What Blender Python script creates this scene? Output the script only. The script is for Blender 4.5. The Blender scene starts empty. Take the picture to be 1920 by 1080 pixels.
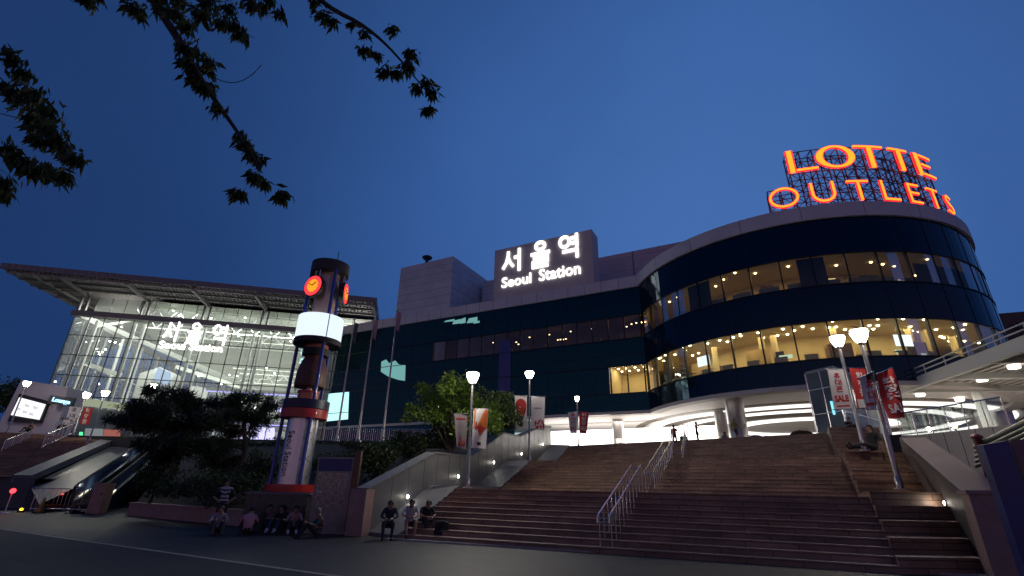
import bpy, bmesh, math, random
from math import radians, sin, cos, pi, sqrt, atan2, hypot
from mathutils import Vector, Matrix
V = Vector
random.seed(7)
sc = bpy.context.scene
col = sc.collection

# ------------------------------------------------------------------ camera
FPX, PITCH, ROLL, EYE = 908.0, radians(22.6), radians(1.2), 1.6
cF = V((0, cos(PITCH), sin(PITCH)))
cR0 = V((1, 0, 0)); cU0 = V((0, -sin(PITCH), cos(PITCH)))
cR = cR0*cos(ROLL) + cU0*sin(ROLL)
cU = -cR0*sin(ROLL) + cU0*cos(ROLL)
CAM = V((0, 0, EYE))
cd = bpy.data.cameras.new("camera"); cam = bpy.data.objects.new("camera", cd); col.objects.link(cam)
cd.sensor_width = 36.0; cd.lens = FPX/1920*36.0; cd.clip_start = 0.1; cd.clip_end = 2000
m3 = Matrix((cR, cU, -cF)).transposed().to_4x4()
m3.translation = CAM
cam.matrix_world = m3
sc.camera = cam

# ------------------------------------------------------------------ sky, exposure
w = bpy.data.worlds.new("World"); sc.world = w; w.use_nodes = True
nt = w.node_tree; nt.nodes.clear()
out = nt.nodes.new('ShaderNodeOutputWorld'); bg = nt.nodes.new('ShaderNodeBackground')
sky = nt.nodes.new('ShaderNodeTexSky'); sky.sky_type = 'NISHITA'; sky.sun_disc = False
sky.sun_elevation = radians(-4.0); sky.sun_rotation = radians(28); sky.air_density = 1.0; sky.dust_density = 0.3; sky.ozone_density = 6.0
tc = nt.nodes.new('ShaderNodeTexCoord')
dt = nt.nodes.new('ShaderNodeVectorMath'); dt.operation = 'DOT_PRODUCT'
gd = V((sin(radians(26))*cos(radians(24)), cos(radians(26))*cos(radians(24)), sin(radians(24))))
dt.inputs[1].default_value = gd
nt.links.new(tc.outputs['Generated'], dt.inputs[0])
rp = nt.nodes.new('ShaderNodeValToRGB')
e = rp.color_ramp.elements; rp.color_ramp.interpolation = 'B_SPLINE'
e[0].position = -0.0; e[0].color = (0.011, 0.036, 0.125, 1)
e[1].position = 1.0; e[1].color = (0.058, 0.150, 0.410, 1)
x = rp.color_ramp.elements.new(0.55); x.color = (0.0125, 0.040, 0.140, 1)
x = rp.color_ramp.elements.new(0.80); x.color = (0.029, 0.088, 0.275, 1)
x = rp.color_ramp.elements.new(0.93); x.color = (0.044, 0.122, 0.355, 1)
nt.links.new(dt.outputs['Value'], rp.inputs[0])
mx = nt.nodes.new('ShaderNodeMix'); mx.data_type = 'RGBA'; mx.blend_type = 'ADD'; mx.inputs[0].default_value = 0.04
hz = nt.nodes.new('ShaderNodeTexNoise'); hz.inputs['Scale'].default_value = 2.2; hz.inputs['Detail'].default_value = 5; nt.links.new(tc.outputs['Generated'], hz.inputs['Vector'])
hr = nt.nodes.new('ShaderNodeMapRange'); hr.inputs[1].default_value = .3; hr.inputs[2].default_value = .7; hr.inputs[3].default_value = .93; hr.inputs[4].default_value = 1.07; nt.links.new(hz.outputs[0], hr.inputs[0])
hm = nt.nodes.new('ShaderNodeMix'); hm.data_type = 'RGBA'; hm.blend_type = 'MULTIPLY'; hm.inputs[0].default_value = 1.0
nt.links.new(rp.outputs[0], hm.inputs[6]); nt.links.new(hr.outputs[0], hm.inputs[7]); nt.links.new(hm.outputs[2], mx.inputs[6]); nt.links.new(sky.outputs[0], mx.inputs[7])
d2 = nt.nodes.new('ShaderNodeVectorMath'); d2.operation = 'DOT_PRODUCT'; d2.inputs[1].default_value = V((-0.15, -0.97, 0.2)).normalized()
nt.links.new(tc.outputs['Generated'], d2.inputs[0])
r2 = nt.nodes.new('ShaderNodeValToRGB'); r2.color_ramp.elements[0].position = 0.0; r2.color_ramp.elements[0].color = (0, 0, 0, 1)
r2.color_ramp.elements[1].position = 1.0; r2.color_ramp.elements[1].color = (.36, .195, .185, 1)
sz = nt.nodes.new('ShaderNodeSeparateXYZ'); nt.links.new(tc.outputs['Generated'], sz.inputs[0])
lowz = nt.nodes.new('ShaderNodeMapRange'); lowz.inputs[1].default_value = 0.02; lowz.inputs[2].default_value = 0.38; lowz.inputs[3].default_value = 1.0; lowz.inputs[4].default_value = 0.0
nt.links.new(sz.outputs[2], lowz.inputs[0])
gm_ = nt.nodes.new('ShaderNodeMath'); gm_.operation = 'MULTIPLY'; nt.links.new(d2.outputs['Value'], gm_.inputs[0]); nt.links.new(lowz.outputs[0], gm_.inputs[1])
nt.links.new(gm_.outputs[0], r2.inputs[0])
m2 = nt.nodes.new('ShaderNodeMix'); m2.data_type = 'RGBA'; m2.blend_type = 'ADD'; m2.inputs[0].default_value = 1.0
nt.links.new(mx.outputs[2], m2.inputs[6]); nt.links.new(r2.outputs[0], m2.inputs[7]); nt.links.new(m2.outputs[2], bg.inputs[0]); bg.inputs[1].default_value = 1.0
nt.links.new(bg.outputs[0], out.inputs[0])
sc.view_settings.view_transform = 'Standard'; sc.view_settings.look = 'None'
sc.view_settings.exposure = 0.0; sc.view_settings.gamma = 1.0
sc.render.engine = 'CYCLES'
sc.cycles.use_denoising = True
sc.cycles.max_bounces = 6; sc.cycles.transparent_max_bounces = 12
sc.cycles.sample_clamp_indirect = 4.0
sc.cycles.caustics_reflective = False; sc.cycles.caustics_refractive = False

# ------------------------------------------------------------------ helpers: image rays to the place
def ray(px, py): return cF*FPX + cR*(px-960) - cU*(py-540)
def AZ(px, py, z):                       # where the sight line meets height z
    d = ray(px, py); return CAM + d*((z-EYE)/d.z)
def AD(px, py, Y):                       # ... the distance Y ahead
    d = ray(px, py); return CAM + d*(Y/d.y)
def AW(px, py, P, az):                   # ... the upright plane through P running towards azimuth az
    a = radians(az); n = V((cos(a), -sin(a), 0)); d = ray(px, py)
    return CAM + d*((n.x*P[0]+n.y*P[1])/(d.x*n.x+d.y*n.y))
def azv(az): a = radians(az); return V((sin(a), cos(a), 0))
Z = V((0, 0, 1))

# ------------------------------------------------------------------ materials
MATS = {}
def mat(name, c, rough=0.6, metal=0.0, var=0.0, vscale=3.0, bump=0.0, bscale=40.0, emit=None, es=0.0, spec=0.5, seam=None, coat=0.0):
    if name in MATS: return MATS[name]
    m = bpy.data.materials.new(name); m.use_nodes = True
    n = m.node_tree; b = n.nodes['Principled BSDF']
    b.inputs['Base Color'].default_value = (*c, 1); b.inputs['Roughness'].default_value = rough
    b.inputs['Metallic'].default_value = metal; b.inputs['Specular IOR Level'].default_value = spec
    if coat: b.inputs['Coat Weight'].default_value = coat
    last = None
    t = n.nodes.new('ShaderNodeTexCoord')
    if var > 0:
        no = n.nodes.new('ShaderNodeTexNoise'); no.inputs['Scale'].default_value = vscale; no.inputs['Detail'].default_value = 6
        n.links.new(t.outputs['Object'], no.inputs['Vector'])
        mr = n.nodes.new('ShaderNodeMapRange'); mr.inputs[1].default_value = 0.3; mr.inputs[2].default_value = 0.7
        mr.inputs[3].default_value = 1-var; mr.inputs[4].default_value = 1+var
        n.links.new(no.outputs[0], mr.inputs[0])
        mu = n.nodes.new('ShaderNodeMix'); mu.data_type = 'RGBA'; mu.blend_type = 'MULTIPLY'; mu.inputs[0].default_value = 1
        mu.inputs[6].default_value = (*c, 1); n.links.new(mr.outputs[0], mu.inputs[7])
        last = mu.outputs[2]; n.links.new(last, b.inputs['Base Color'])
        rr = n.nodes.new('ShaderNodeMapRange'); rr.inputs[3].default_value = max(0.02, rough-0.12); rr.inputs[4].default_value = min(1, rough+0.12)
        n.links.new(no.outputs[0], rr.inputs[0]); n.links.new(rr.outputs[0], b.inputs['Roughness'])
    if bump > 0:
        nb = n.nodes.new('ShaderNodeTexNoise'); nb.inputs['Scale'].default_value = bscale; nb.inputs['Detail'].default_value = 4
        n.links.new(t.outputs['Object'], nb.inputs['Vector'])
        bp = n.nodes.new('ShaderNodeBump'); bp.inputs['Strength'].default_value = bump; bp.inputs['Distance'].default_value = 0.03
        n.links.new(nb.outputs[0], bp.inputs['Height']); n.links.new(bp.outputs[0], b.inputs['Normal'])
    if emit is not None:
        b.inputs['Emission Color'].default_value = (*emit, 1); b.inputs['Emission Strength'].default_value = es
    MATS[name] = m; return m
def tint(m, c): m.node_tree.nodes['Principled BSDF'].inputs['Specular Tint'].default_value = (*c, 1); return m
def glassmat(name, tint, refl=0.06, rough=0.0, mirror=(1, 1, 1), milk=0.0):
    if name in MATS: return MATS[name]
    m = bpy.data.materials.new(name); m.use_nodes = True; n = m.node_tree; n.nodes.clear()
    o = n.nodes.new('ShaderNodeOutputMaterial'); t = n.nodes.new('ShaderNodeBsdfTransparent'); g = n.nodes.new('ShaderNodeBsdfGlossy')
    t.inputs[0].default_value = (*tint, 1); g.inputs['Roughness'].default_value = rough; g.inputs[0].default_value = (*mirror, 1)
    mx = n.nodes.new('ShaderNodeMixShader'); lw = n.nodes.new('ShaderNodeLayerWeight'); lw.inputs[0].default_value = 0.35
    mr = n.nodes.new('ShaderNodeMapRange'); mr.inputs[3].default_value = refl; mr.inputs[4].default_value = 0.6
    n.links.new(lw.outputs['Fresnel'], mr.inputs[0]); n.links.new(mr.outputs[0], mx.inputs[0])
    n.links.new(t.outputs[0], mx.inputs[1]); n.links.new(g.outputs[0], mx.inputs[2]); n.links.new(mx.outputs[0], o.inputs[0])
    if milk:
        tl = n.nodes.new('ShaderNodeBsdfTranslucent'); tl.inputs[0].default_value = (.85, .95, .9, 1); mk = n.nodes.new('ShaderNodeMixShader'); mk.inputs[0].default_value = milk
        n.links.new(mx.outputs[0], mk.inputs[1]); n.links.new(tl.outputs[0], mk.inputs[2]); n.links.new(mk.outputs[0], o.inputs[0])
    MATS[name] = m; return m
def emat(name, c, s):
    if name in MATS: return MATS[name]
    m = bpy.data.materials.new(name); m.use_nodes = True; n = m.node_tree; n.nodes.clear()
    o = n.nodes.new('ShaderNodeOutputMaterial'); e = n.nodes.new('ShaderNodeEmission')
    e.inputs[0].default_value = (*c, 1); e.inputs[1].default_value = s; n.links.new(e.outputs[0], o.inputs[0])
    MATS[name] = m; return m
def leafmat(name, a, b, trans=0.3):
    if name in MATS: return MATS[name]
    m = bpy.data.materials.new(name); m.use_nodes = True; n = m.node_tree; p = n.nodes['Principled BSDF']
    o = n.nodes['Material Output']
    g = n.nodes.new('ShaderNodeNewGeometry'); r = n.nodes.new('ShaderNodeValToRGB')
    r.color_ramp.elements[0].color = (*a, 1); r.color_ramp.elements[1].color = (*b, 1)
    n.links.new(g.outputs['Random Per Island'], r.inputs[0]); n.links.new(r.outputs[0], p.inputs['Base Color'])
    p.inputs['Roughness'].default_value = 0.6
    t = n.nodes.new('ShaderNodeBsdfTranslucent'); n.links.new(r.outputs[0], t.inputs[0])
    mx = n.nodes.new('ShaderNodeMixShader'); mx.inputs[0].default_value = trans
    n.links.new(p.outputs[0], mx.inputs[1]); n.links.new(t.outputs[0], mx.inputs[2]); n.links.new(mx.outputs[0], o.inputs[0])
    MATS[name] = m; return m

# ------------------------------------------------------------------ helpers: objects
def tag(o, label=None, cat=None, group=None, kind=None):
    if label: o['label'] = label
    if cat: o['category'] = cat
    if group: o['group'] = group
    if kind: o['kind'] = kind
    return o
def thing(name, label, cat, loc=(0, 0, 0), group=None, rz=0.0):
    o = bpy.data.objects.new(name, None); col.objects.link(o); o.location = loc; o.rotation_euler = (0, 0, rz); o.empty_display_size = 0.3
    return tag(o, label, cat, group)
def base_of(p):
    s = V((0, 0, 0))
    while p is not None: s += p.location; p = p.parent
    return s
class MB:
    def __init__(s): s.v = []; s.f = []; s.mi = []; s.cm = 0
    def add(s, vs, fs):
        o = len(s.v); s.v += [tuple(q) for q in vs]; s.f += [tuple(i+o for i in f) for f in fs]; s.mi += [s.cm]*len(fs)
    def quad(s, a, b, c, d): s.add([a, b, c, d], [(0, 1, 2, 3)])
    def obox(s, c, ax, ay, az):           # centre and three half-axis vectors
        c = V(c); ax = V(ax); ay = V(ay); az = V(az)
        vs = [c+ax*i+ay*j+az*k for k in (-1, 1) for j in (-1, 1) for i in (-1, 1)]
        s.add(vs, [(0, 2, 3, 1), (4, 5, 7, 6), (0, 1, 5, 4), (2, 6, 7, 3), (0, 4, 6, 2), (1, 3, 7, 5)])
    def box(s, x0, x1, y0, y1, z0, z1): s.obox(((x0+x1)/2, (y0+y1)/2, (z0+z1)/2), ((x1-x0)/2, 0, 0), (0, (y1-y0)/2, 0), (0, 0, (z1-z0)/2))
    def beam(s, p, q, wd, h, up=Z):
        p = V(p); q = V(q); d = q-p; L = d.length; d.normalize()
        a = d.cross(V(up))
        if a.length < 1e-4: a = d.cross(V((1, 0, 0)))
        a.normalize(); b = a.cross(d)
        s.obox((p+q)/2, d*(L/2), a*(wd/2), b*(h/2))
    def tube(s, p, q, r, r2=None, n=10, cap=True):
        r2 = r if r2 is None else r2
        p = V(p); q = V(q); d = (q-p).normalized(); a = d.orthogonal().normalized(); b = d.cross(a)
        vs = [p+(a*cos(2*pi*i/n)+b*sin(2*pi*i/n))*r for i in range(n)]+[q+(a*cos(2*pi*i/n)+b*sin(2*pi*i/n))*r2 for i in range(n)]
        fs = [(i, (i+1) % n, n+(i+1) % n, n+i) for i in range(n)]
        if cap: fs += [tuple(reversed(range(n))), tuple(range(n, 2*n))]
        s.add(vs, fs)
    def path(s, pts, r, n=8):
        pts = [V(q) for q in pts]; k = len(pts); rs = r if isinstance(r, (list, tuple)) else [r]*k
        d0 = (pts[1]-pts[0]).normalized(); a = d0.orthogonal().normalized(); vs = []
        for i in range(k):
            d = ((pts[min(i+1, k-1)]-pts[max(i-1, 0)])).normalized()
            a = (a-d*a.dot(d)).normalized(); b = d.cross(a)
            vs += [pts[i]+(a*cos(2*pi*j/n)+b*sin(2*pi*j/n))*rs[i] for j in range(n)]
        fs = [(i*n+j, i*n+(j+1) % n, (i+1)*n+(j+1) % n, (i+1)*n+j) for i in range(k-1) for j in range(n)]
        fs += [tuple(reversed(range(n))), tuple(range((k-1)*n, k*n))]
        s.add(vs, fs)
    def lathe(s, c, prof, n=32, axis=Z):
        c = V(c); ax = V(axis).normalized(); a = ax.orthogonal().normalized(); b = ax.cross(a); vs = []
        if abs(ax.z) > 0.99: a = V((1, 0, 0)); b = V((0, 1, 0))*(1 if ax.z > 0 else -1)
        for r, h in prof: vs += [c+ax*h+(a*cos(2*pi*i/n)+b*sin(2*pi*i/n))*max(r, 1e-4) for i in range(n)]
        k = len(prof)
        fs = [(j*n+i, j*n+(i+1) % n, (j+1)*n+(i+1) % n, (j+1)*n+i) for j in range(k-1) for i in range(n)]
        fs += [tuple(reversed(range(n))), tuple(range((k-1)*n, k*n))]
        s.add(vs, fs)
    def ball(s, c, r, n=10, sx=1, sy=1, sz=1):
        c = V(c); vs = []; fs = []
        for j in range(n+1):
            t = pi*j/n
            for i in range(2*n):
                p = pi*i/n; vs.append((c.x+r*sx*sin(t)*cos(p), c.y+r*sy*sin(t)*sin(p), c.z+r*sz*cos(t)))
        m = 2*n
        for j in range(n):
            for i in range(m): fs.append((j*m+i, (j+1)*m+i, (j+1)*m+(i+1) % m, j*m+(i+1) % m))
        s.add(vs, fs)
    def prism(s, pts, d):                 # planar polygon pushed along vector d
        d = V(d); k = len(pts); pts = [V(q) for q in pts]
        vs = pts+[q+d for q in pts]
        s.add(vs, [tuple(range(k)), tuple(reversed(range(k, 2*k)))]+[(i, k+i, k+(i+1) % k, (i+1) % k) for i in range(k)])
    def build(s, name, mats, parent=None, origin=None, smooth=False):
        if not isinstance(mats, (list, tuple)): mats = [mats]
        o0 = V(origin) if origin is not None else (base_of(parent) if parent is not None else V((0, 0, 0)))
        me = bpy.data.meshes.new(name); me.from_pydata([(q[0]-o0.x, q[1]-o0.y, q[2]-o0.z) for q in s.v], [], s.f)
        for m in mats: me.materials.append(m)
        if len(mats) > 1: me.polygons.foreach_set('material_index', s.mi)
        bm = bmesh.new(); bm.from_mesh(me); bmesh.ops.remove_doubles(bm, verts=bm.verts, dist=1e-5) if smooth else None
        bmesh.ops.recalc_face_normals(bm, faces=bm.faces); bm.to_mesh(me); bm.free()
        if smooth:
            me.polygons.foreach_set('use_smooth', [True]*len(me.polygons))
            try: me.set_sharp_from_angle(angle=radians(40))
            except Exception: pass
        o = bpy.data.objects.new(name, me); col.objects.link(o)
        if parent is not None: o.parent = parent
        else: o.location = o0
        return o
def copy_tree(o, parent=None):
    c = o.copy(); col.objects.link(c)
    if parent is not None: c.parent = parent
    for ch in list(o.children): copy_tree(ch, c)
    return c
def area(name, loc, size, power, c, rot=(0, 0, 0), sy=None, parent=None, spread=180):
    l = bpy.data.lights.new(name, 'AREA'); l.energy = power; l.color = c; l.size = size
    if sy: l.shape = 'RECTANGLE'; l.size_y = sy
    l.spread = radians(spread)
    o = bpy.data.objects.new(name, l); col.objects.link(o); o.rotation_euler = rot
    o.location = V(loc)-(base_of(parent) if parent else V((0, 0, 0)))
    if parent: o.parent = parent
    return o
def point(name, loc, power, c, r=0.1, parent=None, spot=None):
    l = bpy.data.lights.new(name, 'POINT'); l.energy = power; l.color = c; l.shadow_soft_size = r
    o = bpy.data.objects.new(name, l); col.objects.link(o)
    o.location = V(loc)-(base_of(parent) if parent else V((0, 0, 0)))
    if parent: o.parent = parent
    return o

# ------------------------------------------------------------------ lettering
def arc(cx, cy, rx, ry, n=20, a0=0, a1=360):
    return [(cx+rx*cos(radians(a0+(a1-a0)*i/n)), cy+ry*sin(radians(a0+(a1-a0)*i/n))) for i in range(n+1)]
HAN = {
 'seo': [[(.30, .95), (.29, .72), (.20, .42), (.03, .18)], [(.30, .66), (.40, .42), (.57, .22)], [(.86, 1), (.86, -.02)], [(.60, .62), (.80, .62)]],
 'ul': [arc(.5, .83, .23, .15), [(.02, .53), (.98, .53)], [(.5, .47), (.5, .40)], [(.14, .36), (.86, .36), (.86, .2), (.14, .2), (.14, .02), (.9, .02)]],
 'yeok': [arc(.29, .72, .22, .22), [(.86, 1), (.86, .42)], [(.58, .83), (.80, .83)], [(.58, .61), (.80, .61)], [(.18, .30), (.86, .30), (.86, -.04)]],
 'hyu': [[(.36, .99), (.64, .99)], [(.12, .86), (.88, .86)], arc(.5, .66, .18, .12), [(.02, .40), (.98, .40)], [(.33, .36), (.33, .06)], [(.67, .36), (.67, .06)]],
 'dae': [[(.52, .85), (.08, .85), (.08, .25), (.54, .25)], [(.66, .95), (.66, .05)], [(.92, 1), (.92, 0)], [(.70, .55), (.88, .55)]],
 'pon': [[(.08, .95), (.92, .95)], [(.33, .91), (.33, .72)], [(.67, .91), (.67, .72)], [(.08, .68), (.92, .68)], [(.5, .62), (.5, .52)], [(.02, .48), (.98, .48)], [(.15, .36), (.15, .04), (.92, .04)]],
 'hwa': [[(.2, .98), (.46, .98)], [(.06, .85), (.6, .85)], arc(.33, .66, .15, .11), [(.33, .48), (.33, .36)], [(.03, .3), (.64, .3)], [(.8, 1), (.8, -.02)], [(.86, .52), (1, .52)]],
 'jang': [[(.06, .93), (.6, .93)], [(.33, .88), (.25, .65), (.06, .48)], [(.36, .72), (.6, .48)], [(.8, 1), (.8, .44)], [(.86, .72), (1, .72)], arc(.5, .2, .2, .18)],
 'pum': [[(.08, .97), (.92, .97)], [(.33, .93), (.33, .76)], [(.67, .93), (.67, .76)], [(.08, .72), (.92, .72)], [(.02, .52), (.98, .52)], [(.5, .48), (.5, .38)], [(.2, .32), (.8, .32), (.8, .02), (.2, .02), (.2, .3)]],
}
def stroke(mb, pts, wd, fr, depth, k=0):
    """one pen stroke of width wd as a raised bar; fr(x, y, d) maps letter space to the place"""
    closed = hypot(pts[0][0]-pts[-1][0], pts[0][1]-pts[-1][1]) < 1e-3
    P = [V((a, b)) for a, b in (pts[:-1] if closed else pts)]; n = len(P); L = []; Rr = []
    for i in range(n):
        if closed: a = P[i-1]; c = P[(i+1) % n]
        else: a = P[max(i-1, 0)]; c = P[min(i+1, n-1)]
        b = P[i]; d1 = (b-a); d2 = (c-b)
        if d1.length < 1e-9: d1 = d2
        if d2.length < 1e-9: d2 = d1
        d1 = d1.normalized(); d2 = d2.normalized(); n1 = V((-d1.y, d1.x)); n2 = V((-d2.y, d2.x)); m = (n1+n2).normalized()
        s = (wd/2)/max(0.35, m.dot(n1)); L.append(b+m*s); Rr.append(b-m*s)
    dep = depth*(1+0.012*k); vs = []
    for i in range(n): vs += [fr(L[i].x, L[i].y, dep), fr(Rr[i].x, Rr[i].y, dep), fr(L[i].x, L[i].y, 0), fr(Rr[i].x, Rr[i].y, 0)]
    fs = []
    for i in range(n if closed else n-1):
        a = 4*i; b = 4*((i+1) % n)
        fs += [(a, b, b+1, a+1), (a+2, a, b, b+2)[::-1], (a+1, a+3, b+3, b+1)[::-1]]
    if not closed: fs += [(0, 1, 3, 2), (4*n-4, 4*n-2, 4*n-1, 4*n-3)]
    mb.add(vs, fs)
def glyph(mb, key, wd, fr, depth):
    for k, st in enumerate(HAN[key]): stroke(mb, st, wd, fr, depth, k)
def text_into(mb, s, h, fr, depth=0.0, align='CENTER', sx=1.0, weight=0.0):
    cu = bpy.data.curves.new('text', 'FONT'); cu.body = s; cu.size = 1.0; cu.align_x = align; cu.extrude = 0.02; cu.offset = weight
    cu.resolution_u = 3
    o = bpy.data.objects.new('text', cu); col.objects.link(o)
    dg = bpy.context.evaluated_depsgraph_get(); me = bpy.data.meshes.new_from_object(o.evaluated_get(dg))
    vs = [fr(p.co.x*h*sx*1.4, p.co.y*h*1.4, depth if p.co.z > 0 else 0.0) for p in me.vertices]
    fs = [tuple(p.vertices) for p in me.polygons]
    mb.add(vs, fs)
    bpy.data.objects.remove(o); bpy.data.curves.remove(cu); bpy.data.meshes.remove(me)
def frame(O, ax, up, nrm):
    O = V(O); ax = V(ax); up = V(up); nrm = V(nrm)
    return lambda x, y, d=0.0: O+ax*x+up*y+nrm*d

# ================================================================== THE SETTING
ZP = 5.2                                                    # plaza level
M_asph = mat('asphalt', (.013, .0145, .019), .75, var=.3, vscale=1.2, bump=.4, bscale=60)
M_gran = mat('grey_granite', (.14, .14, .15), .55, var=.12, vscale=2.0, bump=.15, bscale=80)
M_pink = mat('pink_granite', (.36, .22, .19), .55, var=.15, vscale=3.0, bump=.15, bscale=80)
M_pave = mat('paving', (.32, .29, .27), .7, var=.2, vscale=1.0, bump=.2, bscale=50)
M_soil = mat('soil', (.03, .026, .02), .9, var=.3, vscale=2, bump=.5, bscale=12)
M_steel = mat('stainless_steel', (.62, .62, .63), .22, 1.0)
M_dark = mat('dark_metal', (.02, .02, .022), .5, .3)
M_white = mat('white_paint', (.75, .75, .74), .5)
M_black = mat('black_rubber', (.012, .012, .012), .6)

def plane_strip(mb, a, b, wd, z):
    a = V((a[0], a[1], z)); b = V((b[0], b[1], z)); d = (b-a).normalized(); n = V((-d.y, d.x, 0))*wd/2
    mb.quad(a-n, b-n, b+n, a+n)
g = MB(); g.quad((-600, -300, 0), (600, -300, 0), (600, 900, 0), (-600, 900, 0)); tag(g.build('ground', M_asph), kind='structure')

# ---- the staircase: plan of both edges, fanning out as it climbs
SL0, SLt = AZ(745, 1012, 0), AZ(1069, 837, ZP)
SR0, SRt = AZ(1690, 1077, 0), AZ(1550, 813, ZP)
def az_of(a, b): return math.degrees(atan2(b.x-a.x, b.y-a.y))
aL, aR = az_of(SL0, SLt), az_of(SR0, SRt)
def tpar(p, a, b): d = V((b.x-a.x, b.y-a.y)); return V((p.x-a.x, p.y-a.y)).dot(d)/d.length_squared
LA0 = AW(867, 921, SL0, aL); LA1 = AW(932, 920, SL0, aL); LB0 = AW(992, 869, SL0, aL); LB1 = AW(1040, 869, SL0, aL)
RA0 = AW(1628, 926, SR0, aR); RB0 = AW(1574, 854, SR0, aR)
tA0, tA1, tB0, tB1 = [tpar(q, SL0, SLt) for q in (LA0, LA1, LB0, LB1)]
rA0, rB0 = tpar(RA0, SR0, SRt), tpar(RB0, SR0, SRt)
print('stairs', SL0, LA0, LA1, LB0, LB1, SLt, '|', SR0, RA0, RB0, SRt, tA0, tA1, tB0, tB1, rA0, rB0)
PROF = [(0, 0), (.17, 1.6), (.36, 1.6), (.57, 3.3), (.78, 3.3), (1, 5.2)]
NST = [10, 0, 11, 0, 12]
def ramp(t):
    for (a, za), (b, zb) in zip(PROF[:-1], PROF[1:]):
        if t <= b: return za+(zb-za)*max(0, t-a)/(b-a)
    return PROF[-1][1]
def LP(t): return V((SL0.x+(SLt.x-SL0.x)*t, SL0.y+(SLt.y-SL0.y)*t, 0))
def RP(t): return V((SR0.x+(SRt.x-SR0.x)*t, SR0.y+(SRt.y-SR0.y)*t, 0))
SO0 = AZ(1850, 1080, 0); RWF = AD(1688, 822, 20.5)
SOt = SO0+(RWF-SO0)*((31.2-SO0.y)/(RWF.y-SO0.y)); SOt.z = 0
def OP(t): return V((SO0.x+(SOt.x-SO0.x)*t, SO0.y+(SOt.y-SO0.y)*t, 0))
WL0, WLt = AZ(690, 1004, 0), AZ(1034, 836, ZP)
def WP(t): return V((WL0.x+(WLt.x-WL0.x)*t, WL0.y+(WLt.y-WL0.y)*t, 0))
def brickmat(name, c1, c2, mortar, sx, sy, rough=.55, var=.25):
    m = bpy.data.materials.new(name); m.use_nodes = True; n = m.node_tree; b = n.nodes['Principled BSDF']; b.inputs['Roughness'].default_value = rough
    t = n.nodes.new('ShaderNodeTexCoord'); mp = n.nodes.new('ShaderNodeMapping'); mp.inputs['Rotation'].default_value = (0, 0, radians(25))
    n.links.new(t.outputs['Object'], mp.inputs[0])
    v = n.nodes.new('ShaderNodeTexVoronoi'); v.inputs['Scale'].default_value = 0.9; v.distance = 'CHEBYCHEV'
    mp2 = n.nodes.new('ShaderNodeMapping'); mp2.inputs['Scale'].default_value = (sx, sy, 3.0); n.links.new(mp.outputs[0], mp2.inputs[0]); n.links.new(mp2.outputs[0], v.inputs[0])
    r = n.nodes.new('ShaderNodeMix'); r.data_type = 'RGBA'; r.inputs[6].default_value = (*c1, 1); r.inputs[7].default_value = (*c2, 1)
    sp = n.nodes.new('ShaderNodeSeparateColor'); n.links.new(v.outputs['Color'], sp.inputs[0]); n.links.new(sp.outputs[0], r.inputs[0])
    no = n.nodes.new('ShaderNodeTexNoise'); no.inputs['Scale'].default_value = 1.3; no.inputs['Detail'].default_value = 8; n.links.new(t.outputs['Object'], no.inputs[0])
    mr = n.nodes.new('ShaderNodeMapRange'); mr.inputs[1].default_value = .3; mr.inputs[2].default_value = .7; mr.inputs[3].default_value = 1-var; mr.inputs[4].default_value = 1+var
    n.links.new(no.outputs[0], mr.inputs[0])
    mu = n.nodes.new('ShaderNodeMix'); mu.data_type = 'RGBA'; mu.blend_type = 'MULTIPLY'; mu.inputs[0].default_value = 1
    n.links.new(r.outputs[2], mu.inputs[6]); n.links.new(mr.outputs[0], mu.inputs[7]); n.links.new(mu.outputs[2], b.inputs['Base Color'])
    n2 = n.nodes.new('ShaderNodeTexNoise'); n2.inputs['Scale'].default_value = 70; n.links.new(t.outputs['Object'], n2.inputs[0])
    bp = n.nodes.new('ShaderNodeBump'); bp.inputs['Strength'].default_value = .25; bp.inputs['Distance'].default_value = .02
    n.links.new(n2.outputs[0], bp.inputs['Height']); n.links.new(bp.outputs[0], b.inputs['Normal'])
    return m
def joints(m, az, width, row, dark):
    n = m.node_tree; b = n.nodes['Principled BSDF']; src = b.inputs['Base Color'].links[0].from_socket
    t = n.nodes.new('ShaderNodeNewGeometry'); d = n.nodes.new('ShaderNodeVectorMath'); d.operation = 'DOT_PRODUCT'; d.inputs[1].default_value = azv(az); n.links.new(t.outputs['Position'], d.inputs[0])
    sx = n.nodes.new('ShaderNodeSeparateXYZ'); n.links.new(t.outputs['Position'], sx.inputs[0]); ad = n.nodes.new('ShaderNodeMath'); ad.operation = 'ADD'; ad.inputs[1].default_value = .03; n.links.new(sx.outputs[2], ad.inputs[0])
    cb = n.nodes.new('ShaderNodeCombineXYZ'); n.links.new(d.outputs['Value'], cb.inputs[0]); n.links.new(ad.outputs[0], cb.inputs[1])
    br = n.nodes.new('ShaderNodeTexBrick'); br.inputs['Scale'].default_value = 1; br.inputs['Brick Width'].default_value = width; br.inputs['Row Height'].default_value = row; br.inputs['Mortar Size'].default_value = .012
    br.inputs['Color1'].default_value = (.78, .78, .78, 1); br.inputs['Color2'].default_value = (1.15, 1.12, 1.08, 1); br.inputs['Mortar'].default_value = (dark, dark, dark, 1); n.links.new(cb.outputs[0], br.inputs[0])
    mu = n.nodes.new('ShaderNodeMix'); mu.data_type = 'RGBA'; mu.blend_type = 'MULTIPLY'; mu.inputs[0].default_value = 1; n.links.new(src, mu.inputs[6]); n.links.new(br.outputs[0], mu.inputs[7]); n.links.new(mu.outputs[2], b.inputs['Base Color']); return m
M_step = brickmat('red_granite_slabs', (.25, .155, .11), (.34, .215, .155), None, 1.2, 0.5)
M_nose = mat('worn_step_edge', (.255, .165, .125), .5, var=.35, vscale=4)
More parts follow.
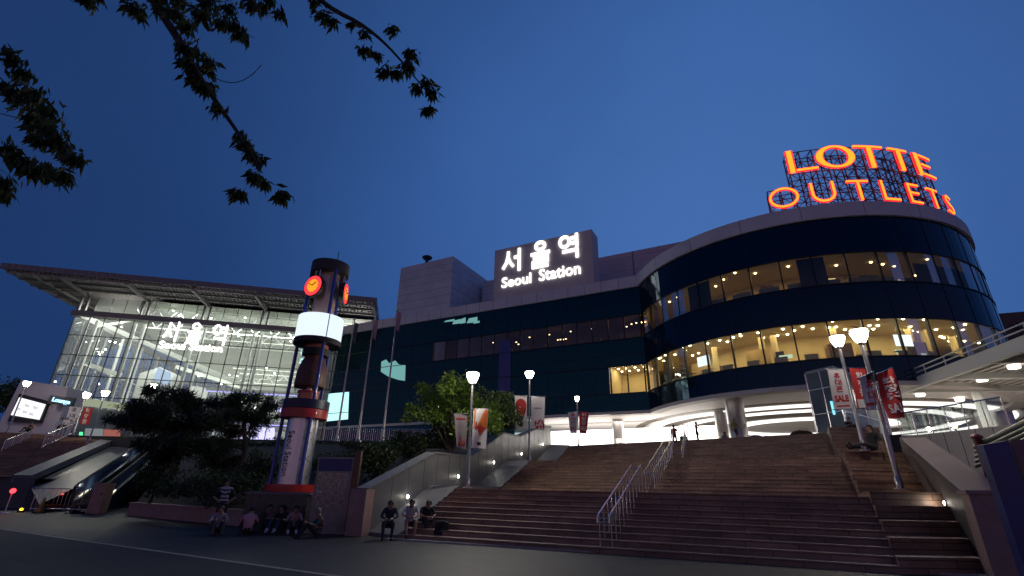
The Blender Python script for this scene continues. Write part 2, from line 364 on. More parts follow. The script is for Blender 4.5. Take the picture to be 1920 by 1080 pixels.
root = thing('staircase', 'broad brown red stone staircase climbing to the station plaza beside the shopping building', 'staircase', (0, 15, 0))
mb = MB(); ns = MB()
def stair_zone(mb, ns, A, B, counts, PROF=PROF):
    t0 = 0.0
    for (a, za), (b, zb), n in zip(PROF[:-1], PROF[1:], counts):
        if n == 0:
            mb.quad(A(a)+Z*za, B(a)+Z*za, B(b)+Z*za, A(b)+Z*za); continue
        for i in range(n):
            u = a+(b-a)*i/n; u2 = a+(b-a)*(i+1)/n; z0 = za+(zb-za)*i/n; z1 = za+(zb-za)*(i+1)/n
            mb.quad(A(u)+Z*z0, B(u)+Z*z0, B(u)+Z*(z1-.03), A(u)+Z*(z1-.03))
            if i == n-1 and zb >= ZP-.01: mb.quad(A(u)+Z*z1, B(u)+Z*z1, B(u2)+Z*z1, A(u2)+Z*z1)
            else: mb.quad(A(u)+Z*z1, B(u)+Z*z1, B(u2)+Z*z1, A(u2)+Z*z1)
            d = (A(u2)-A(u)).normalized(); e = (B(u2)-B(u)).normalized()
            p = [A(u)-d*.025, B(u)-e*.025, B(u)+e*.04, A(u)+d*.04]
            ns.add([q+Z*(z1-.03) for q in p]+[q+Z*(z1+.003) for q in p], [(0, 1, 5, 4), (4, 5, 6, 7), (3, 2, 1, 0)])
stair_zone(mb, ns, LP, RP, NST)
joints(M_step, -64, 1.25, .158, .3); mb.build('flight', M_step, root); ns.build('step_edge', M_nose, root)
PROF2 = [(0, 0), (.17, 1.75), (.31, 1.75), (.48, 3.3), (.66, 3.3), (.88, 5.2), (1, 5.2)]
mb = MB(); ns = MB(); stair_zone(mb, ns, RP, OP, [5, 0, 4, 0, 4, 0], PROF2)
def seat(t):
    for (a, za), (b, zb), n in zip(PROF2[:-1], PROF2[1:], [5, 0, 4, 0, 4, 0]):
        if t < b: return zb if n == 0 else za+(zb-za)*(int((t-a)/(b-a)*n)+1)/n
    return ZP
for i in range(120):
    t = (i+.5)/120; mb.quad(RP(i/120)+Z*(ramp(t)-.5), RP((i+1)/120)+Z*(ramp(t)-.5), RP((i+1)/120)+Z*seat(t), RP(i/120)+Z*seat(t))
mb.build('seat_step', M_step, root); ns.build('seat_edge', M_nose, root)
# pale kerb along the foot of the stairs
d0 = (SR0-SL0).normalized(); nd = V((d0.y, -d0.x, 0)); nd = nd if nd.y < 0 else -nd
M_kerb = mat('kerb_stone', (.36, .33, .30), .6, var=.15, vscale=4)
kb = MB(); a = SL0+V((0, 0, 0))+nd*.16-d0*.3; b = SO0+nd*.16+d0*2.0; kb.obox((a+b)/2+Z*.02, (b-a)/2, nd*.15, Z*.03); tag(kb.build('kerb', M_kerb), kind='structure')
# side slab left of the steps
sl = MB()
ts = [0, .17, .36, .57, .78, 1]
vs = []
for t in ts: vs += [WP(t)+Z*(ramp(t)+.12), LP(t)+Z*(ramp(t)+.12), LP(t)+Z*(ramp(t)-.6)]
sl.add(vs, [(3*i, 3*i+1, 3*i+4, 3*i+3) for i in range(5)]+[(3*i+1, 3*i+2, 3*i+5, 3*i+4) for i in range(5)])
sl.quad(WP(0)+Z*.12, LP(0)+Z*.12, LP(0)-Z*.1, WP(0)-Z*.1)
sl.build('side_slab', M_gran, root)

# ---- plaza deck
plz = MB()
P0 = LP(1); P1 = RP(1); P2 = OP(1)
front = [V((-75, 43.5, 0)), V((WP(1).x, WP(1).y, 0)), P0, P1, P2, V((60, 28, 0))]
back = [V((75, 60, 0)), V((75, 140, 0)), V((-90, 140, 0))]
top = [q+Z*ZP for q in front+back]
plz.add(top, [tuple(range(len(top)))])
for i in range(len(front)-1):
    if i in (2, 3): continue
    plz.cm = 1; plz.quad(front[i]-Z*.2, front[i+1]-Z*.2, front[i+1]+Z*ZP, front[i]+Z*ZP)
tag(plz.build('plaza', [M_pave, mat('dark_retaining_stone', (.03, .03, .032), .7, var=.3)]), kind='structure')

# ---- left balustrade wall with its lights
aW = az_of(WL0, WLt); wn = V((cos(radians(aW)), -sin(radians(aW)), 0))   # towards the steps (right)
TH = .45
prof = [AW(*q, WL0, aW) for q in [(690, 919), (816, 850), (885, 857), (944, 813), (976, 819), (1017, 800), (1033, 800)]]
bw = thing('balustrade_wall', 'grey granite stair wall with round recessed lights, left of the brown steps', 'wall', WL0)
mb = MB()
pts = [WL0-Z*.1]+[V(q) for q in prof]+[V((prof[-1].x, prof[-1].y, ramp(1)-.3))]
for t in (.78, .57, .36, .17): pts.append(WP(t)+Z*(ramp(t)-.3))
mb.prism(pts, -wn*TH); mb.build('wall', mat('polished_grey_granite', (.115, .115, .125), .42, var=.1, vscale=2.0), bw)
sm = MB(); dW0 = azv(aW)
for k in range(1, 22):
    c = WL0+dW0*(k*1.25); zz = None
    for a_, b_ in zip(prof[:-1], prof[1:]):
        if a_.y <= c.y <= b_.y: zz = a_.z+(b_.z-a_.z)*(c.y-a_.y)/(b_.y-a_.y)
    if zz: sm.obox(V((c.x, c.y, zz/2))+wn*.002, dW0*.008, wn*.003, Z*(zz/2-.01))
sm.build('panel_joint', mat('joint_dark', (.03, .03, .032), .7), bw)
cp = MB()
for a, b in zip(prof[:-1], prof[1:]):
    d = (b-a).normalized(); up = wn.cross(d); up = up if up.z > 0 else -up
    cp.obox((a+b)/2-wn*TH/2+up*.035, (b-a)/2, wn*(TH/2+.04), up*.035)
cp.build('coping', M_gran, bw)
pi_ = MB(); dW = azv(aW); pz = prof[0].z+.03
pi_.obox(WL0-dW*.26-wn*TH*.62+Z*(pz/2), dW*.25, wn*TH*.75, Z*pz/2); pi_.build('pillar', M_pink, bw)
M_lamp = emat('wall_light_glow', (1, .97, .85), 25)
for k, (px, py) in enumerate([(763, 931), (858, 893), (925, 867), (977, 851), (1017, 833)]):
    q = AW(px, py, WL0, aW)
    l = MB(); l.lathe(q, [(.0, 0), (.11, 0), (.11, .03), (.09, .035)], 20, axis=wn); fx = l.build('light_fitting', M_steel, bw)
    b = MB(); b.lathe(q+wn*.036, [(.075, 0), (.06, .025), (.02, .035)], 16, axis=wn); b.build('lens', M_lamp, fx)
    point('wall_light_glow', q+wn*.25, 2.2, (1, .93, .8), .06, fx)

# ================================================================== SHOPPING BUILDING
AZW = -62.0
J = AD(1215, 768, 56.0)
J0 = V((J.x, J.y, 0)); wu = azv(AZW)                       # wu: to the left and away along the wing
wnm = V((sin(radians(AZW-90)), cos(radians(AZW-90)), 0))   # outward, towards the street
if wnm.y > 0: wnm = -wnm
def WG(px, py, off=0.0): return AW(px, py, J0+wnm*off, AZW)
def wz(px, py): return WG(px, py).z
zS, zA, zB, zC, zD, zG, zT = 10.25, 12.3, 15.55, 18.9, 21.8, 25.45, 26.9
print('wing z', wz(1228, 768), wz(1225, 735), wz(1225, 680), wz(1215, 640), wz(1215, 600), wz(1215, 535), wz(1215, 515))
WLEN = 60.0
RC = V((34.0, 56.3, 0)); RR = 18.05
def RPT(th, r, z): return V((RC.x+r*cos(th), RC.y+r*sin(th), z))
# angle where the drum meets the wing
thJ = min((abs((RPT(t, RR, 0)-J0).dot(wnm)), t) for t in [radians(150+i*.1) for i in range(700)])[1]
thE = radians(398)
M_dglass = mat('dark_blue_glass', (.003, .009, .016), .06, spec=.6)
M_teal = mat('teal_glass', (.003, .022, .030), .06, spec=.65)
tint(M_dglass, (.32, .66, 1)); tint(M_teal, (.15, .65, .85))
M_panel = mat('metal_panel', (.40, .39, .41), .45, .25, var=.08, vscale=.6)
M_panel2 = mat('pale_panel', (.60, .58, .63), .5, var=.08, vscale=.5)
M_mull = mat('mullion', (.015, .018, .022), .4, .5)
M_cream = mat('cream_plaster', (.62, .50, .25), .7, var=.1, vscale=.8)
M_ceil = mat('ceiling_board', (.60, .50, .30), .7)
M_floor = mat('shop_floor', (.3, .25, .18), .4)
M_win = glassmat('window_glass', (.9, .9, .85), .04)
M_soff = mat('white_soffit', (.72, .70, .68), .6)
mall = thing('shopping_building', 'dark glass shopping building with a curved drum end and lit window bands', 'building', J0)
print('uJ')
def WB(u, z, off=0.0): return J0+wu*u+wnm*off+Z*z
cw = MB()
uJ = (RPT(thJ, RR, 0)-J0).dot(wu)
def wall_band(mb, z0, z1, off=0.0, u0=None, u1=WLEN):
    u0 = uJ if u0 is None else u0
    mb.quad(WB(u0, z0, off), WB(u1, z0, off), WB(u1, z1, off), WB(u0, z1, off))
for z0, z1 in ((zS, zA), (zB, zC), (zD, zG)): wall_band(cw, z0, z1)
wall_band(cw, zA, zB, u0=4.3); wall_band(cw, zC, zD, u0=31)
cw.build('curtain_wall', M_teal, mall)
# drum glass
NA = 26
def arcs(a, b, n): return [a+(b-a)*i/n for i in range(n+1)]
TH_ = arcs(thJ, thE, NA)
dr = MB()
def drum_band(mb, z0, z1, r, a=thJ, b=thE, n=NA*3):
    t = arcs(a, b, n)
    for i in range(n): mb.quad(RPT(t[i], r, z0), RPT(t[i+1], r, z0), RPT(t[i+1], r, z1), RPT(t[i], r, z1))
def drum_ring(mb, r0, r1, z, a=thJ, b=thE, n=NA*3):
    t = arcs(a, b, n)
    for i in range(n): mb.quad(RPT(t[i], r0, z), RPT(t[i+1], r0, z), RPT(t[i+1], r1, z), RPT(t[i], r1, z))
for z0, z1 in ((zS, zA), (zB, zC), (zD, zG)): dr = MB(); drum_band(dr, z0, z1, RR); dr.build('drum_glass', M_dglass, mall)
# parapets
pp = MB()
for z0, z1, o in ((zG, zT, .25),):
    wall_band(pp, z0, z1, o); pp.quad(WB(0, z0, 0), WB(WLEN, z0, 0), WB(WLEN, z0, o), WB(0, z0, o)); pp.quad(WB(0, z1, -2), WB(WLEN, z1, -2), WB(WLEN, z1, o), WB(0, z1, o))
pp.build('parapet', M_panel2, mall)
pd = MB(); drum_band(pd, zG, zT, RR+.25); drum_ring(pd, RR, RR+.25, zG); drum_ring(pd, RR-1, RR+.25, zT); drum_band(pd, zT-1, zT, RR-1)
pd.build('drum_parapet', M_panel2, mall)
js = MB()
for k in range(1, 26): js.obox(WB(k*2.3, (zG+zT)/2, .252), wu*.02, wnm*.004, Z*(zT-zG)/2)
for t in TH_[::2]:
    n = V((cos(t), sin(t), 0)); js.obox(RPT(t, RR+.252, (zG+zT)/2), V((-n.y, n.x, 0))*.02, n*.004, Z*(zT-zG)/2)
js.build('panel_joint', M_mull, mall)
rf = MB()
rf.add([WB(0, zT-.6, -.3), WB(WLEN, zT-.6, -.3), WB(WLEN, zT-.6, -45), WB(0, zT-.6, -45)], [(0, 1, 2, 3)])
rf.add([RPT(t, RR-.5, zT-.7) for t in arcs(0, 2*pi, 60)[:-1]], [tuple(range(60))])
rf.quad(WB(WLEN, 0, 0), WB(WLEN, zT, 0), WB(WLEN, zT, -45), WB(WLEN, 0, -45))
rf.quad(WB(0, zT-.6, -10), WB(-30, zT-.6, -10), WB(-30, zT-.6, -45), WB(0, zT-.6, -45))
rf.build('roof', M_panel, mall)
# mullions and slim transoms of the facade
ml = MB()
for z in (zA, zB, zC, zD):
    ml.obox(WB(WLEN/2, z, .03), wu*WLEN/2, wnm*.05, Z*.05)
    for i in range(NA*3):
        a, b = arcs(thJ, thE, NA*3)[i:i+2]; ml.beam(RPT(a, RR+.03, z), RPT(b, RR+.03, z), .1, .1)
for z in ((zS+zA)/2, 16.9, 23.6): ml.obox(WB(WLEN/2, z, .012), wu*WLEN/2, wnm*.014, Z*.025)
for k in range(1, 29): ml.obox(WB(k*2.05, (zS+zG)/2, .012), wu*.02, wnm*.012, Z*(zG-zS)/2)
for t in TH_:
    n = V((cos(t), sin(t), 0)); ml.obox(RPT(t, RR+.01, (zS+zG)/2), V((-n.y, n.x, 0))*.025, n*.02, Z*(zG-zS)/2)
ml.build('mullion_grid', M_mull, mall)
for t in TH_:
    n = V((cos(t), sin(t), 0))
    for z0, z1 in ((zA, zB), (zC, zD)): tr = MB(); tr.obox(RPT(t, RR-.12, (z0+z1)/2), V((-n.y, n.x, 0))*.06, n*.12, Z*(z1-z0)/2); tr.build('window_post', M_mull, mall)
for k in range(0, 15):
    for z0, z1 in ((zA, zB), (zC, zD))[0 if k < 3 else 1:]: tr = MB(); tr.obox(WB(k*2.05+.02, (z0+z1)/2, -.12), wu*.06, wnm*.12, Z*(z1-z0)/2); tr.build('window_post', M_mull, mall)
# window panes, each a part
def vis(th): return True
for (z0, z1) in ((zA, zB), (zC, zD)):
    for i in range(0, 18):
        a, b = TH_[i], TH_[i+1]; p = MB(); drum_band(p, z0, z1, RR-.02, a, b, 3); p.build('window', M_win, mall)
for k in range(0, 2): p = MB(); p.quad(WB(k*2.15, zA, -.02), WB(k*2.15+2.15, zA, -.02), WB(k*2.15+2.15, zB, -.02), WB(k*2.15, zB, -.02)); p.build('window', M_win, mall)
M_win2 = glassmat('tinted_window_glass', (.35, .36, .36), .05)
for k in range(0, 15): p = MB(); p.quad(WB(k*2.05, zC, -.02), WB(k*2.05+2.05, zC, -.02), WB(k*2.05+2.05, zD, -.02), WB(k*2.05, zD, -.02)); p.build('window', M_win2, mall)
# rooms behind the glass
DEP = 6.0
fl = MB(); cl = MB(); bk = MB()
for z0, z1 in ((zA, zB), (zC, zD)):
    drum_ring(fl, RR-.06, RR-DEP, z0-.05, thJ-1.2); drum_ring(cl, RR-.06, RR-DEP, z1+.35, thJ-1.2); drum_band(bk, z0-.1, z1+.4, RR-DEP, thJ-1.2)
    u1 = 4.3 if z0 == zA else 31
    fl.quad(WB(-.5, z0-.06, -.06), WB(u1, z0-.06, -.06), WB(u1, z0-.06, -DEP), WB(-.5, z0-.06, -DEP))
    if z0 == zA:
        cl.quad(WB(-.5, z1+.36, -.06), WB(u1, z1+.36, -.06), WB(u1, z1+.36, -DEP), WB(-.5, z1+.36, -DEP))
        bk.quad(WB(-.5, z0-.1, -DEP), WB(u1, z0-.1, -DEP), WB(u1, z1+.4, -DEP), WB(-.5, z1+.4, -DEP))
    bk.quad(WB(u1, z0-.1, -DEP), WB(u1, z0-.1, -.06), WB(u1, z1+.4, -.06), WB(u1, z1+.4, -DEP))
fl.build('interior_floor', M_floor, mall); cl.build('interior_ceiling', M_ceil, mall); bk.build('interior_wall', M_cream, mall)
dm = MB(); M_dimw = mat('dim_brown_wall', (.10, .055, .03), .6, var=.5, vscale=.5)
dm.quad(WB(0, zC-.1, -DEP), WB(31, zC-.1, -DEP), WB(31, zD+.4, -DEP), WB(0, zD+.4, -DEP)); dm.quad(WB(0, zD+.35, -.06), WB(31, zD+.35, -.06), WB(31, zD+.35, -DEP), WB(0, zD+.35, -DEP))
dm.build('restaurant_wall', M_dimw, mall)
# room lights: warm downlights in the ceilings, strong ones on the lower band
M_dl = emat('downlight_glow', (1, .86, .5), 14)
M_dlb = emat('soft_downlight_glow', (1, .70, .35), 8)
dlm = MB(); dlm.lathe((0, 0, 0), [(.0, -.09), (.13, -.09), (.17, -.04), (.17, 0)], 10)
def lampset(pts, m):
    first = None
    for q in pts:
        if first is None:
            b = MB(); b.lathe(q, [(.0, -.10), (.085, -.10), (.12, -.04), (.12, 0)], 10); first = b.build('downlight', m, mall); q0 = V(q)
        else:
            c = first.copy(); col.objects.link(c); c.parent = mall; c.location = V(q)-q0
low = []
for i in range(0, 34):
    t = TH_[0]+(TH_[1]-TH_[0])*(i+.5)/2
    for _ in range(2 if i % 3 else 1): low.append(RPT(t+random.uniform(-.03, .03), RR-random.choice((1.1, 2.0, 3.0, 4.0)), zB+.35))
for u in (.6, 1.7, 2.8, 3.8):
    for o in (-1.2, -2.6, -4.2): low.append(WB(u, zB+.35, o))
lampset(low, M_dl)
up_ = [RPT(TH_[0]+(TH_[1]-TH_[0])*(i+.3)*.65, RR-random.uniform(1.2, 4.4), zD+.35) for i in range(2, 26) if i % 5]
lampset(up_, M_dlb)
lampset([WG(px, py, o) for px, py, o in ((925, 642, -2), (993, 632, -1.5), (1030, 627, -2.5), (1070, 621, -1.5), (1110, 616, -2), (1046, 637, -3), (1051, 636, -3), (1056, 636, -3), (1061, 635, -3), (1184, 607, -1.5), (1193, 605, -1.5), (1202, 604, -1.6), (1210, 603, -1.7), (968, 641, -2), (972, 645, -2), (1126, 597, -2), (1175, 612, -3))], M_dlb)
M_room = (1, .82, .48)
for i in range(1, 17, 2):
    t = TH_[i]
    area('room_light', RPT(t, RR-2.6, zB+.2), 3.4, 130, M_room, (0, 0, 0), parent=mall)
    area('room_light', RPT(t, RR-2.8, zD+.2), 3.2, 38 if i < 9 else 16, (1, .72, .36), (0, 0, 0), parent=mall)
area('room_light', WB(2.4, zB+.25, -2.8), 3, 150, M_room, parent=mall)
area('room_light', WB(3.0, zD+.2, -2.8), 3, 45, (1, .5, .2), parent=mall)
area('room_light', WB(13, zD+.2, -2.8), 3, 9, (1, .5, .2), parent=mall)
# dark blinds that break the upper band, curved counters and partitions in the lower one
bl = MB(); M_blind = mat('dark_blind', (.012, .02, .02), .8)
for i0, f0, i1, f1 in ((3, .45, 4, .45), (7, .55, 8, .4), (11, .25, 11, .9), (12, 0, 14, .9)):
    for i in range(i0, i1+1):
        a = TH_[i]+(TH_[1]-TH_[0])*(f0 if i == i0 else 0); b = TH_[i]+(TH_[1]-TH_[0])*(f1 if i == i1 else 1)
        if b > a: bl.quad(RPT(a, RR-.35, zC), RPT(b, RR-.35, zC), RPT(b, RR-.35, zD-(.9 if i > 10 else 0)), RPT(a, RR-.35, zD-(.9 if i > 10 else 0)))
bl.build('blind', M_blind, mall)
pt = MB(); M_part = mat('ochre_partition', (.55, .38, .14), .7, var=.15, vscale=1)
for i in range(2, 16, 3): drum_band(pt, zA, zA+2.2, RR-3.0, TH_[i], TH_[i+1], 6)
pt.build('partition', M_part, mall)
ct = MB(); M_ctr = mat('shop_counter', (.2, .22, .18), .35)
for i in range(0, 17):
    drum_band(ct, zA, zA+.9, RR-1.6, TH_[i]+.03, TH_[i+1]-.05, 3); drum_ring(ct, RR-1.6, RR-2.3, zA+.9, TH_[i]+.03, TH_[i+1]-.05, 3)
    drum_band(ct, zC, zC+.95, RR-1.2, TH_[i]+.02, TH_[i+1]-.02, 3); drum_ring(ct, RR-1.2, RR-1.8, zC+.95, TH_[i]+.02, TH_[i+1]-.02, 3)
for i in range(12): u = i*2.6; ct.box(0, 0, 0, 0, 0, 0) if False else ct.obox(WB(u+.8, zC+.5, -1.5), wu*.5, wnm*.4, Z*.5)
ct.build('counter', M_ctr, mall)
rr_ = random.Random(5); M_shelf = emat('display_case_glow', (.62, .85, .62), .9); M_shelf2 = emat('warm_shelf_glow', (1, .72, .35), 1.1)
for i in range(1, 17):
    t = TH_[i]+(TH_[1]-TH_[0])*rr_.uniform(.15, .6); r_i = RR-rr_.uniform(2.4, 4.6); n_ = V((cos(t), sin(t), 0)); tn = V((-n_.y, n_.x, 0))
    for lev in (zA, zC):
        if rr_.random() < .75:
            b = MB(); hh = rr_.uniform(.8, 2.1); b.obox(RPT(t, r_i, lev+hh/2), tn*rr_.uniform(.3, 1.0), n_*.25, Z*hh/2); b.build('display_unit', mat('shelf_wood', (.12, .07, .035), .6) if rr_.random() < .6 else mat('shelf_dark', (.02, .02, .02), .6), mall)
        if rr_.random() < .5:
            b = MB(); b.obox(RPT(t+.03, r_i+.4, lev+rr_.uniform(.6, 1.3)), tn*rr_.uniform(.25, .6), n_*.05, Z*.16); b.build('display_or_reflection', M_shelf if lev == zA else M_shelf2, mall)
for i, k in ((3, .4), (5, .7), (6, .2), (8, .5), (9, .3), (11, .6), (12, .35), (14, .5)):   # slim structural columns inside, one per few bays
    t = TH_[i]+(TH_[1]-TH_[0])*k
    b = MB(); b.tube(RPT(t, RR-3.4, zA), RPT(t, RR-3.4, zB+.35), .28, n=14); b.build('inner_column', M_cream, mall)
for px, py in ((1693, 637), (1320, 682)):
    d = ray(px, py); th = min((abs((RPT(t, RR-2.0, 0).x*d.y-RPT(t, RR-2.0, 0).y*d.x)), t) for t in arcs(thJ, thJ+2.2, 900))[1]
    n = V((cos(th), sin(th), 0)); b = MB(); b.obox(RPT(th, RR-2.0, zA+1.9), V((-n.y, n.x, 0))*.75, n*.04, Z*.5); b.build('monitor', emat('monitor_glow', (.75, .9, 1), 1.5), mall)
# soffit with rings of light, lobby under the building
so = MB()
so.quad(WB(uJ-1, zS, 0), WB(WLEN, zS, 0), WB(WLEN, zS, -16), WB(uJ-1, zS, -16))
so.add([RPT(t, RR, zS+.002) for t in arcs(0, 2*pi, 64)[:-1]], [tuple(range(64))])
so.add([V((24, 60, zS+.05)), V((50, 46, zS+.05)), V((95, 80, zS+.05)), V((60, 125, zS+.05)), V((14, 95, zS+.05)), V((17, 64, zS+.05))], [tuple(range(6))])
so.build('soffit', M_soff, mall)
LC = V((40.5, 68, 0))
M_ring = emat('ring_light_glow', (1, .95, .90), 1.7)
for r0, r1, a0, a1 in ((8.0, 10.4, 0, 360), (15.4, 16.8, 0, 360), (19.2, 20.8, 150, 400)):
    b = MB(); n = 72; t = arcs(radians(a0), radians(a1), n)
    pr = [(r0, zS-.04), (r0, zS-.12), (r1, zS-.12), (r1, zS-.04), (r0, zS-.04)]
    for i in range(n):
        for (ra, za), (rb, zb) in zip(pr[:-1], pr[1:]):
            f = lambda r, z, k: V((LC.x+r*cos(t[k]), LC.y+r*sin(t[k]), z)); b.quad(f(ra, za, i), f(ra, za, i+1), f(rb, zb, i+1), f(rb, zb, i))
    b.build('ring_light', M_ring, mall)
b = MB(); M_brown = mat('brown_trim', (.16, .12, .10), .5)
for r0, r1 in ((11.2, 14.8), (17.2, 18.9), (21.4, 22.6)):
    n = 72; t = arcs(0, 2*pi, n)
    for i in range(n):
        f = lambda r, z, k: V((LC.x+r*cos(t[k]), LC.y+r*sin(t[k]), z)); b.quad(f(r0, zS-.03, i), f(r0, zS-.03, i+1), f(r1, zS-.03, i+1), f(r1, zS-.03, i)); b.quad(f(r1, zS+.01, i), f(r1, zS+.01, i+1), f(r1, zS-.03, i+1), f(r1, zS-.03, i)); b.quad(f(r0, zS+.01, i), f(r0, zS+.01, i+1), f(r0, zS-.03, i+1), f(r0, zS-.03, i))
b.build('soffit_trim', mat('soffit_recess', (.20, .18, .16), .6), mall)
# drum edge lip
b = MB(); drum_band(b, zS-.35, zS, RR+.05); drum_ring(b, RR-1.2, RR+.05, zS-.35); drum_band(b, zS-.35, zS, RR-1.2)
b.quad(WB(uJ, zS-.35, .05), WB(WLEN, zS-.35, .05), WB(WLEN, zS, .05), WB(uJ, zS, .05)); b.quad(WB(uJ, zS-.35, .05), WB(WLEN, zS-.35, .05), WB(WLEN, zS-.35, -1), WB(uJ, zS-.35, -1))
b.build('soffit_edge', mat('stone_edge', (.5, .47, .45), .6), mall)
M_shop = emat('shopfront_glow', (1, .93, .86), 5.0)
b = MB(); b.quad(WB(-6, ZP, -9), WB(17, ZP, -9), WB(17, zS-.9, -9), WB(-6, zS-.9, -9)); b.build('lit_shopfront', M_shop, mall)
b = MB(); b.quad(WB(17, ZP, -9), WB(WLEN, ZP, -9), WB(WLEN, zS, -9), WB(17, zS, -9)); b.quad(WB(17, ZP, -9), WB(17, ZP, 0), WB(17, zS, 0), WB(17, zS, -9))
b.quad(WB(17, ZP, 0), WB(WLEN, ZP, 0), WB(WLEN, zS, 0), WB(17, zS, 0)); b.build('ground_wall', M_teal, mall)
area('lobby_light', WB(4, zS-.3, -5), 12, 900, (1, .9, .8), sy=5, rot=(0, 0, radians(28)), parent=mall)
for px, py, r in ((1375, 748, .85), (1158, 787, .72), (1352, 772, .8), (1860, 770, 1.5)):
    q = AZ(px, py, zS); b = MB(); b.lathe((q.x, q.y, ZP), [(r*1.06, 0), (r*1.06, .25), (r, .3), (r, 2.6), (r*.985, 2.62), (r*.985, 2.68), (r, 2.7), (r, zS-ZP)], 28); b.build('column', mat('brushed_column', (.5, .48, .48), .32, .75), mall, smooth=True)
b = MB(); q0 = AZ(1392, 822, ZP+1.0); q0 = AD(1395, 812, 78); q1 = AD(1640, 806, 78)
b.quad(V((q0.x, q0.y, ZP)), V((q1.x+30, q1.y, ZP)), V((q1.x+30, q1.y, zS)), V((q0.x, q0.y, zS))); b.build('back_wall', mat('lobby_back', (.25, .24, .24), .5), mall)
b = MB(); o = AD(1421, 823, 77.7); text_into(b, 'ZARA', .72, frame(o, (1, 0, 0), Z, (0, -1, 0)), .08, align='LEFT', sx=2.1, weight=.02); b.build('shop_lettering', emat('shop_letter_glow', (.8, .9, 1), 2.5), mall)
# blue vertical panel, then glowing shapes imitating screens reflected in the wing's glass
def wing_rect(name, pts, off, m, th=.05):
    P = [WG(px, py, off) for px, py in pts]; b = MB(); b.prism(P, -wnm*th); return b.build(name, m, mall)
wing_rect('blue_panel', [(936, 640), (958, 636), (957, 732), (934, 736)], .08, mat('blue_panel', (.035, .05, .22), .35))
M_teal_refl = emat('teal_reflection_glow', (.30, .72, .72), .55)
wing_rect('display_or_reflection', [(715, 678), (724, 674), (729, 681), (741, 676), (747, 683), (760, 685), (759, 714), (746, 712), (728, 706), (714, 697)], .06, M_teal_refl)
wing_rect('display_or_reflection', [(615, 738), (654, 734), (652, 786), (611, 790)], .06, emat('bright_teal_patch_glow', (.5, .95, .95), 1.3))  # bright teal rectangle, low at the wing's left end
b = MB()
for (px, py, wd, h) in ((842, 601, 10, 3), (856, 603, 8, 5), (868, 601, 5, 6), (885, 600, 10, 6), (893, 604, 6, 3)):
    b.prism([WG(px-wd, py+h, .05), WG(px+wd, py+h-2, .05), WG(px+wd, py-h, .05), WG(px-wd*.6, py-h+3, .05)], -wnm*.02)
b.build('sign_reflection', emat('pale_teal_glow', (.25, .6, .6), .6), mall)  # reflected street signs, added as glowing shapes on the facade

# roof blocks
def roof_block(name, tl, tr, off, depth, mats, z0=zT-.6):
    A = WG(*tl, off); B = WG(*tr, off); zt = (A.z+B.z)/2; b = MB()
    a0, b0 = V((A.x, A.y, z0)), V((B.x, B.y, z0)); b.prism([a0, b0, V((b0.x, b0.y, zt)), V((a0.x, a0.y, zt))], -wnm*depth)
    o = b.build(name, mats, mall); return a0, b0, zt
def panelmat(name, c, sx, sz, rough=.5, metal=.1):
    m = bpy.data.materials.new(name); m.use_nodes = True; n = m.node_tree; b = n.nodes['Principled BSDF']
    b.inputs['Roughness'].default_value = rough; b.inputs['Metallic'].default_value = metal
    t = n.nodes.new('ShaderNodeTexCoord'); mp = n.nodes.new('ShaderNodeMapping'); mp.inputs['Rotation'].default_value = (0, 0, radians(-28))
    n.links.new(t.outputs['Object'], mp.inputs[0]); sx_ = n.nodes.new('ShaderNodeSeparateXYZ'); n.links.new(mp.outputs[0], sx_.inputs[0])
    cb = n.nodes.new('ShaderNodeCombineXYZ'); ad = n.nodes.new('ShaderNodeMath'); ad.operation = 'ADD'
    n.links.new(sx_.outputs[0], ad.inputs[0]); n.links.new(sx_.outputs[1], ad.inputs[1]); n.links.new(ad.outputs[0], cb.inputs[0]); n.links.new(sx_.outputs[2], cb.inputs[1])
    br = n.nodes.new('ShaderNodeTexBrick'); br.offset = 0; br.inputs['Scale'].default_value = 1; br.inputs['Mortar Size'].default_value = .03
    br.inputs['Brick Width'].default_value = sx; br.inputs['Row Height'].default_value = sz
    br.inputs['Color1'].default_value = (*c, 1); br.inputs['Color2'].default_value = (*[q*.93 for q in c], 1); br.inputs['Mortar'].default_value = (*[q*.35 for q in c], 1)
    n.links.new(cb.outputs[0], br.inputs[0])
    no = n.nodes.new('ShaderNodeTexNoise'); no.inputs['Scale'].default_value = .6; n.links.new(t.outputs['Object'], no.inputs[0])
    mr = n.nodes.new('ShaderNodeMapRange'); mr.inputs[3].default_value = .8; mr.inputs[4].default_value = 1.2; n.links.new(no.outputs[0], mr.inputs[0])
    mu = n.nodes.new('ShaderNodeMix'); mu.data_type = 'RGBA'; mu.blend_type = 'MULTIPLY'; mu.inputs[0].default_value = 1
    n.links.new(br.outputs[0], mu.inputs[6]); n.links.new(mr.outputs[0], mu.inputs[7]); n.links.new(mu.outputs[2], b.inputs['Base Color']); return m
M_blk = panelmat('silver_cladding', (.60, .62, .66), 6.0, 1.35)
roof_block('stair_tower', (752, 503), (850, 480), -.8, 11, M_blk)
roof_block('plant_room', (1122, 481), (1312, 449), -11, 14, panelmat('rose_cladding', (.52, .44, .48), 4, 2.2))
roof_block('plant_room', (905, 528), (945, 521), -9, 8, M_blk)
q = WG(801, 484, -4); b = MB(); b.lathe((q.x, q.y, q.z-1.2), [(.3, 0), (.3, 1.0), (.8, 1.1), (.9, 1.35), (.5, 1.6)], 16); b.build('roof_vent', M_dark, mall)

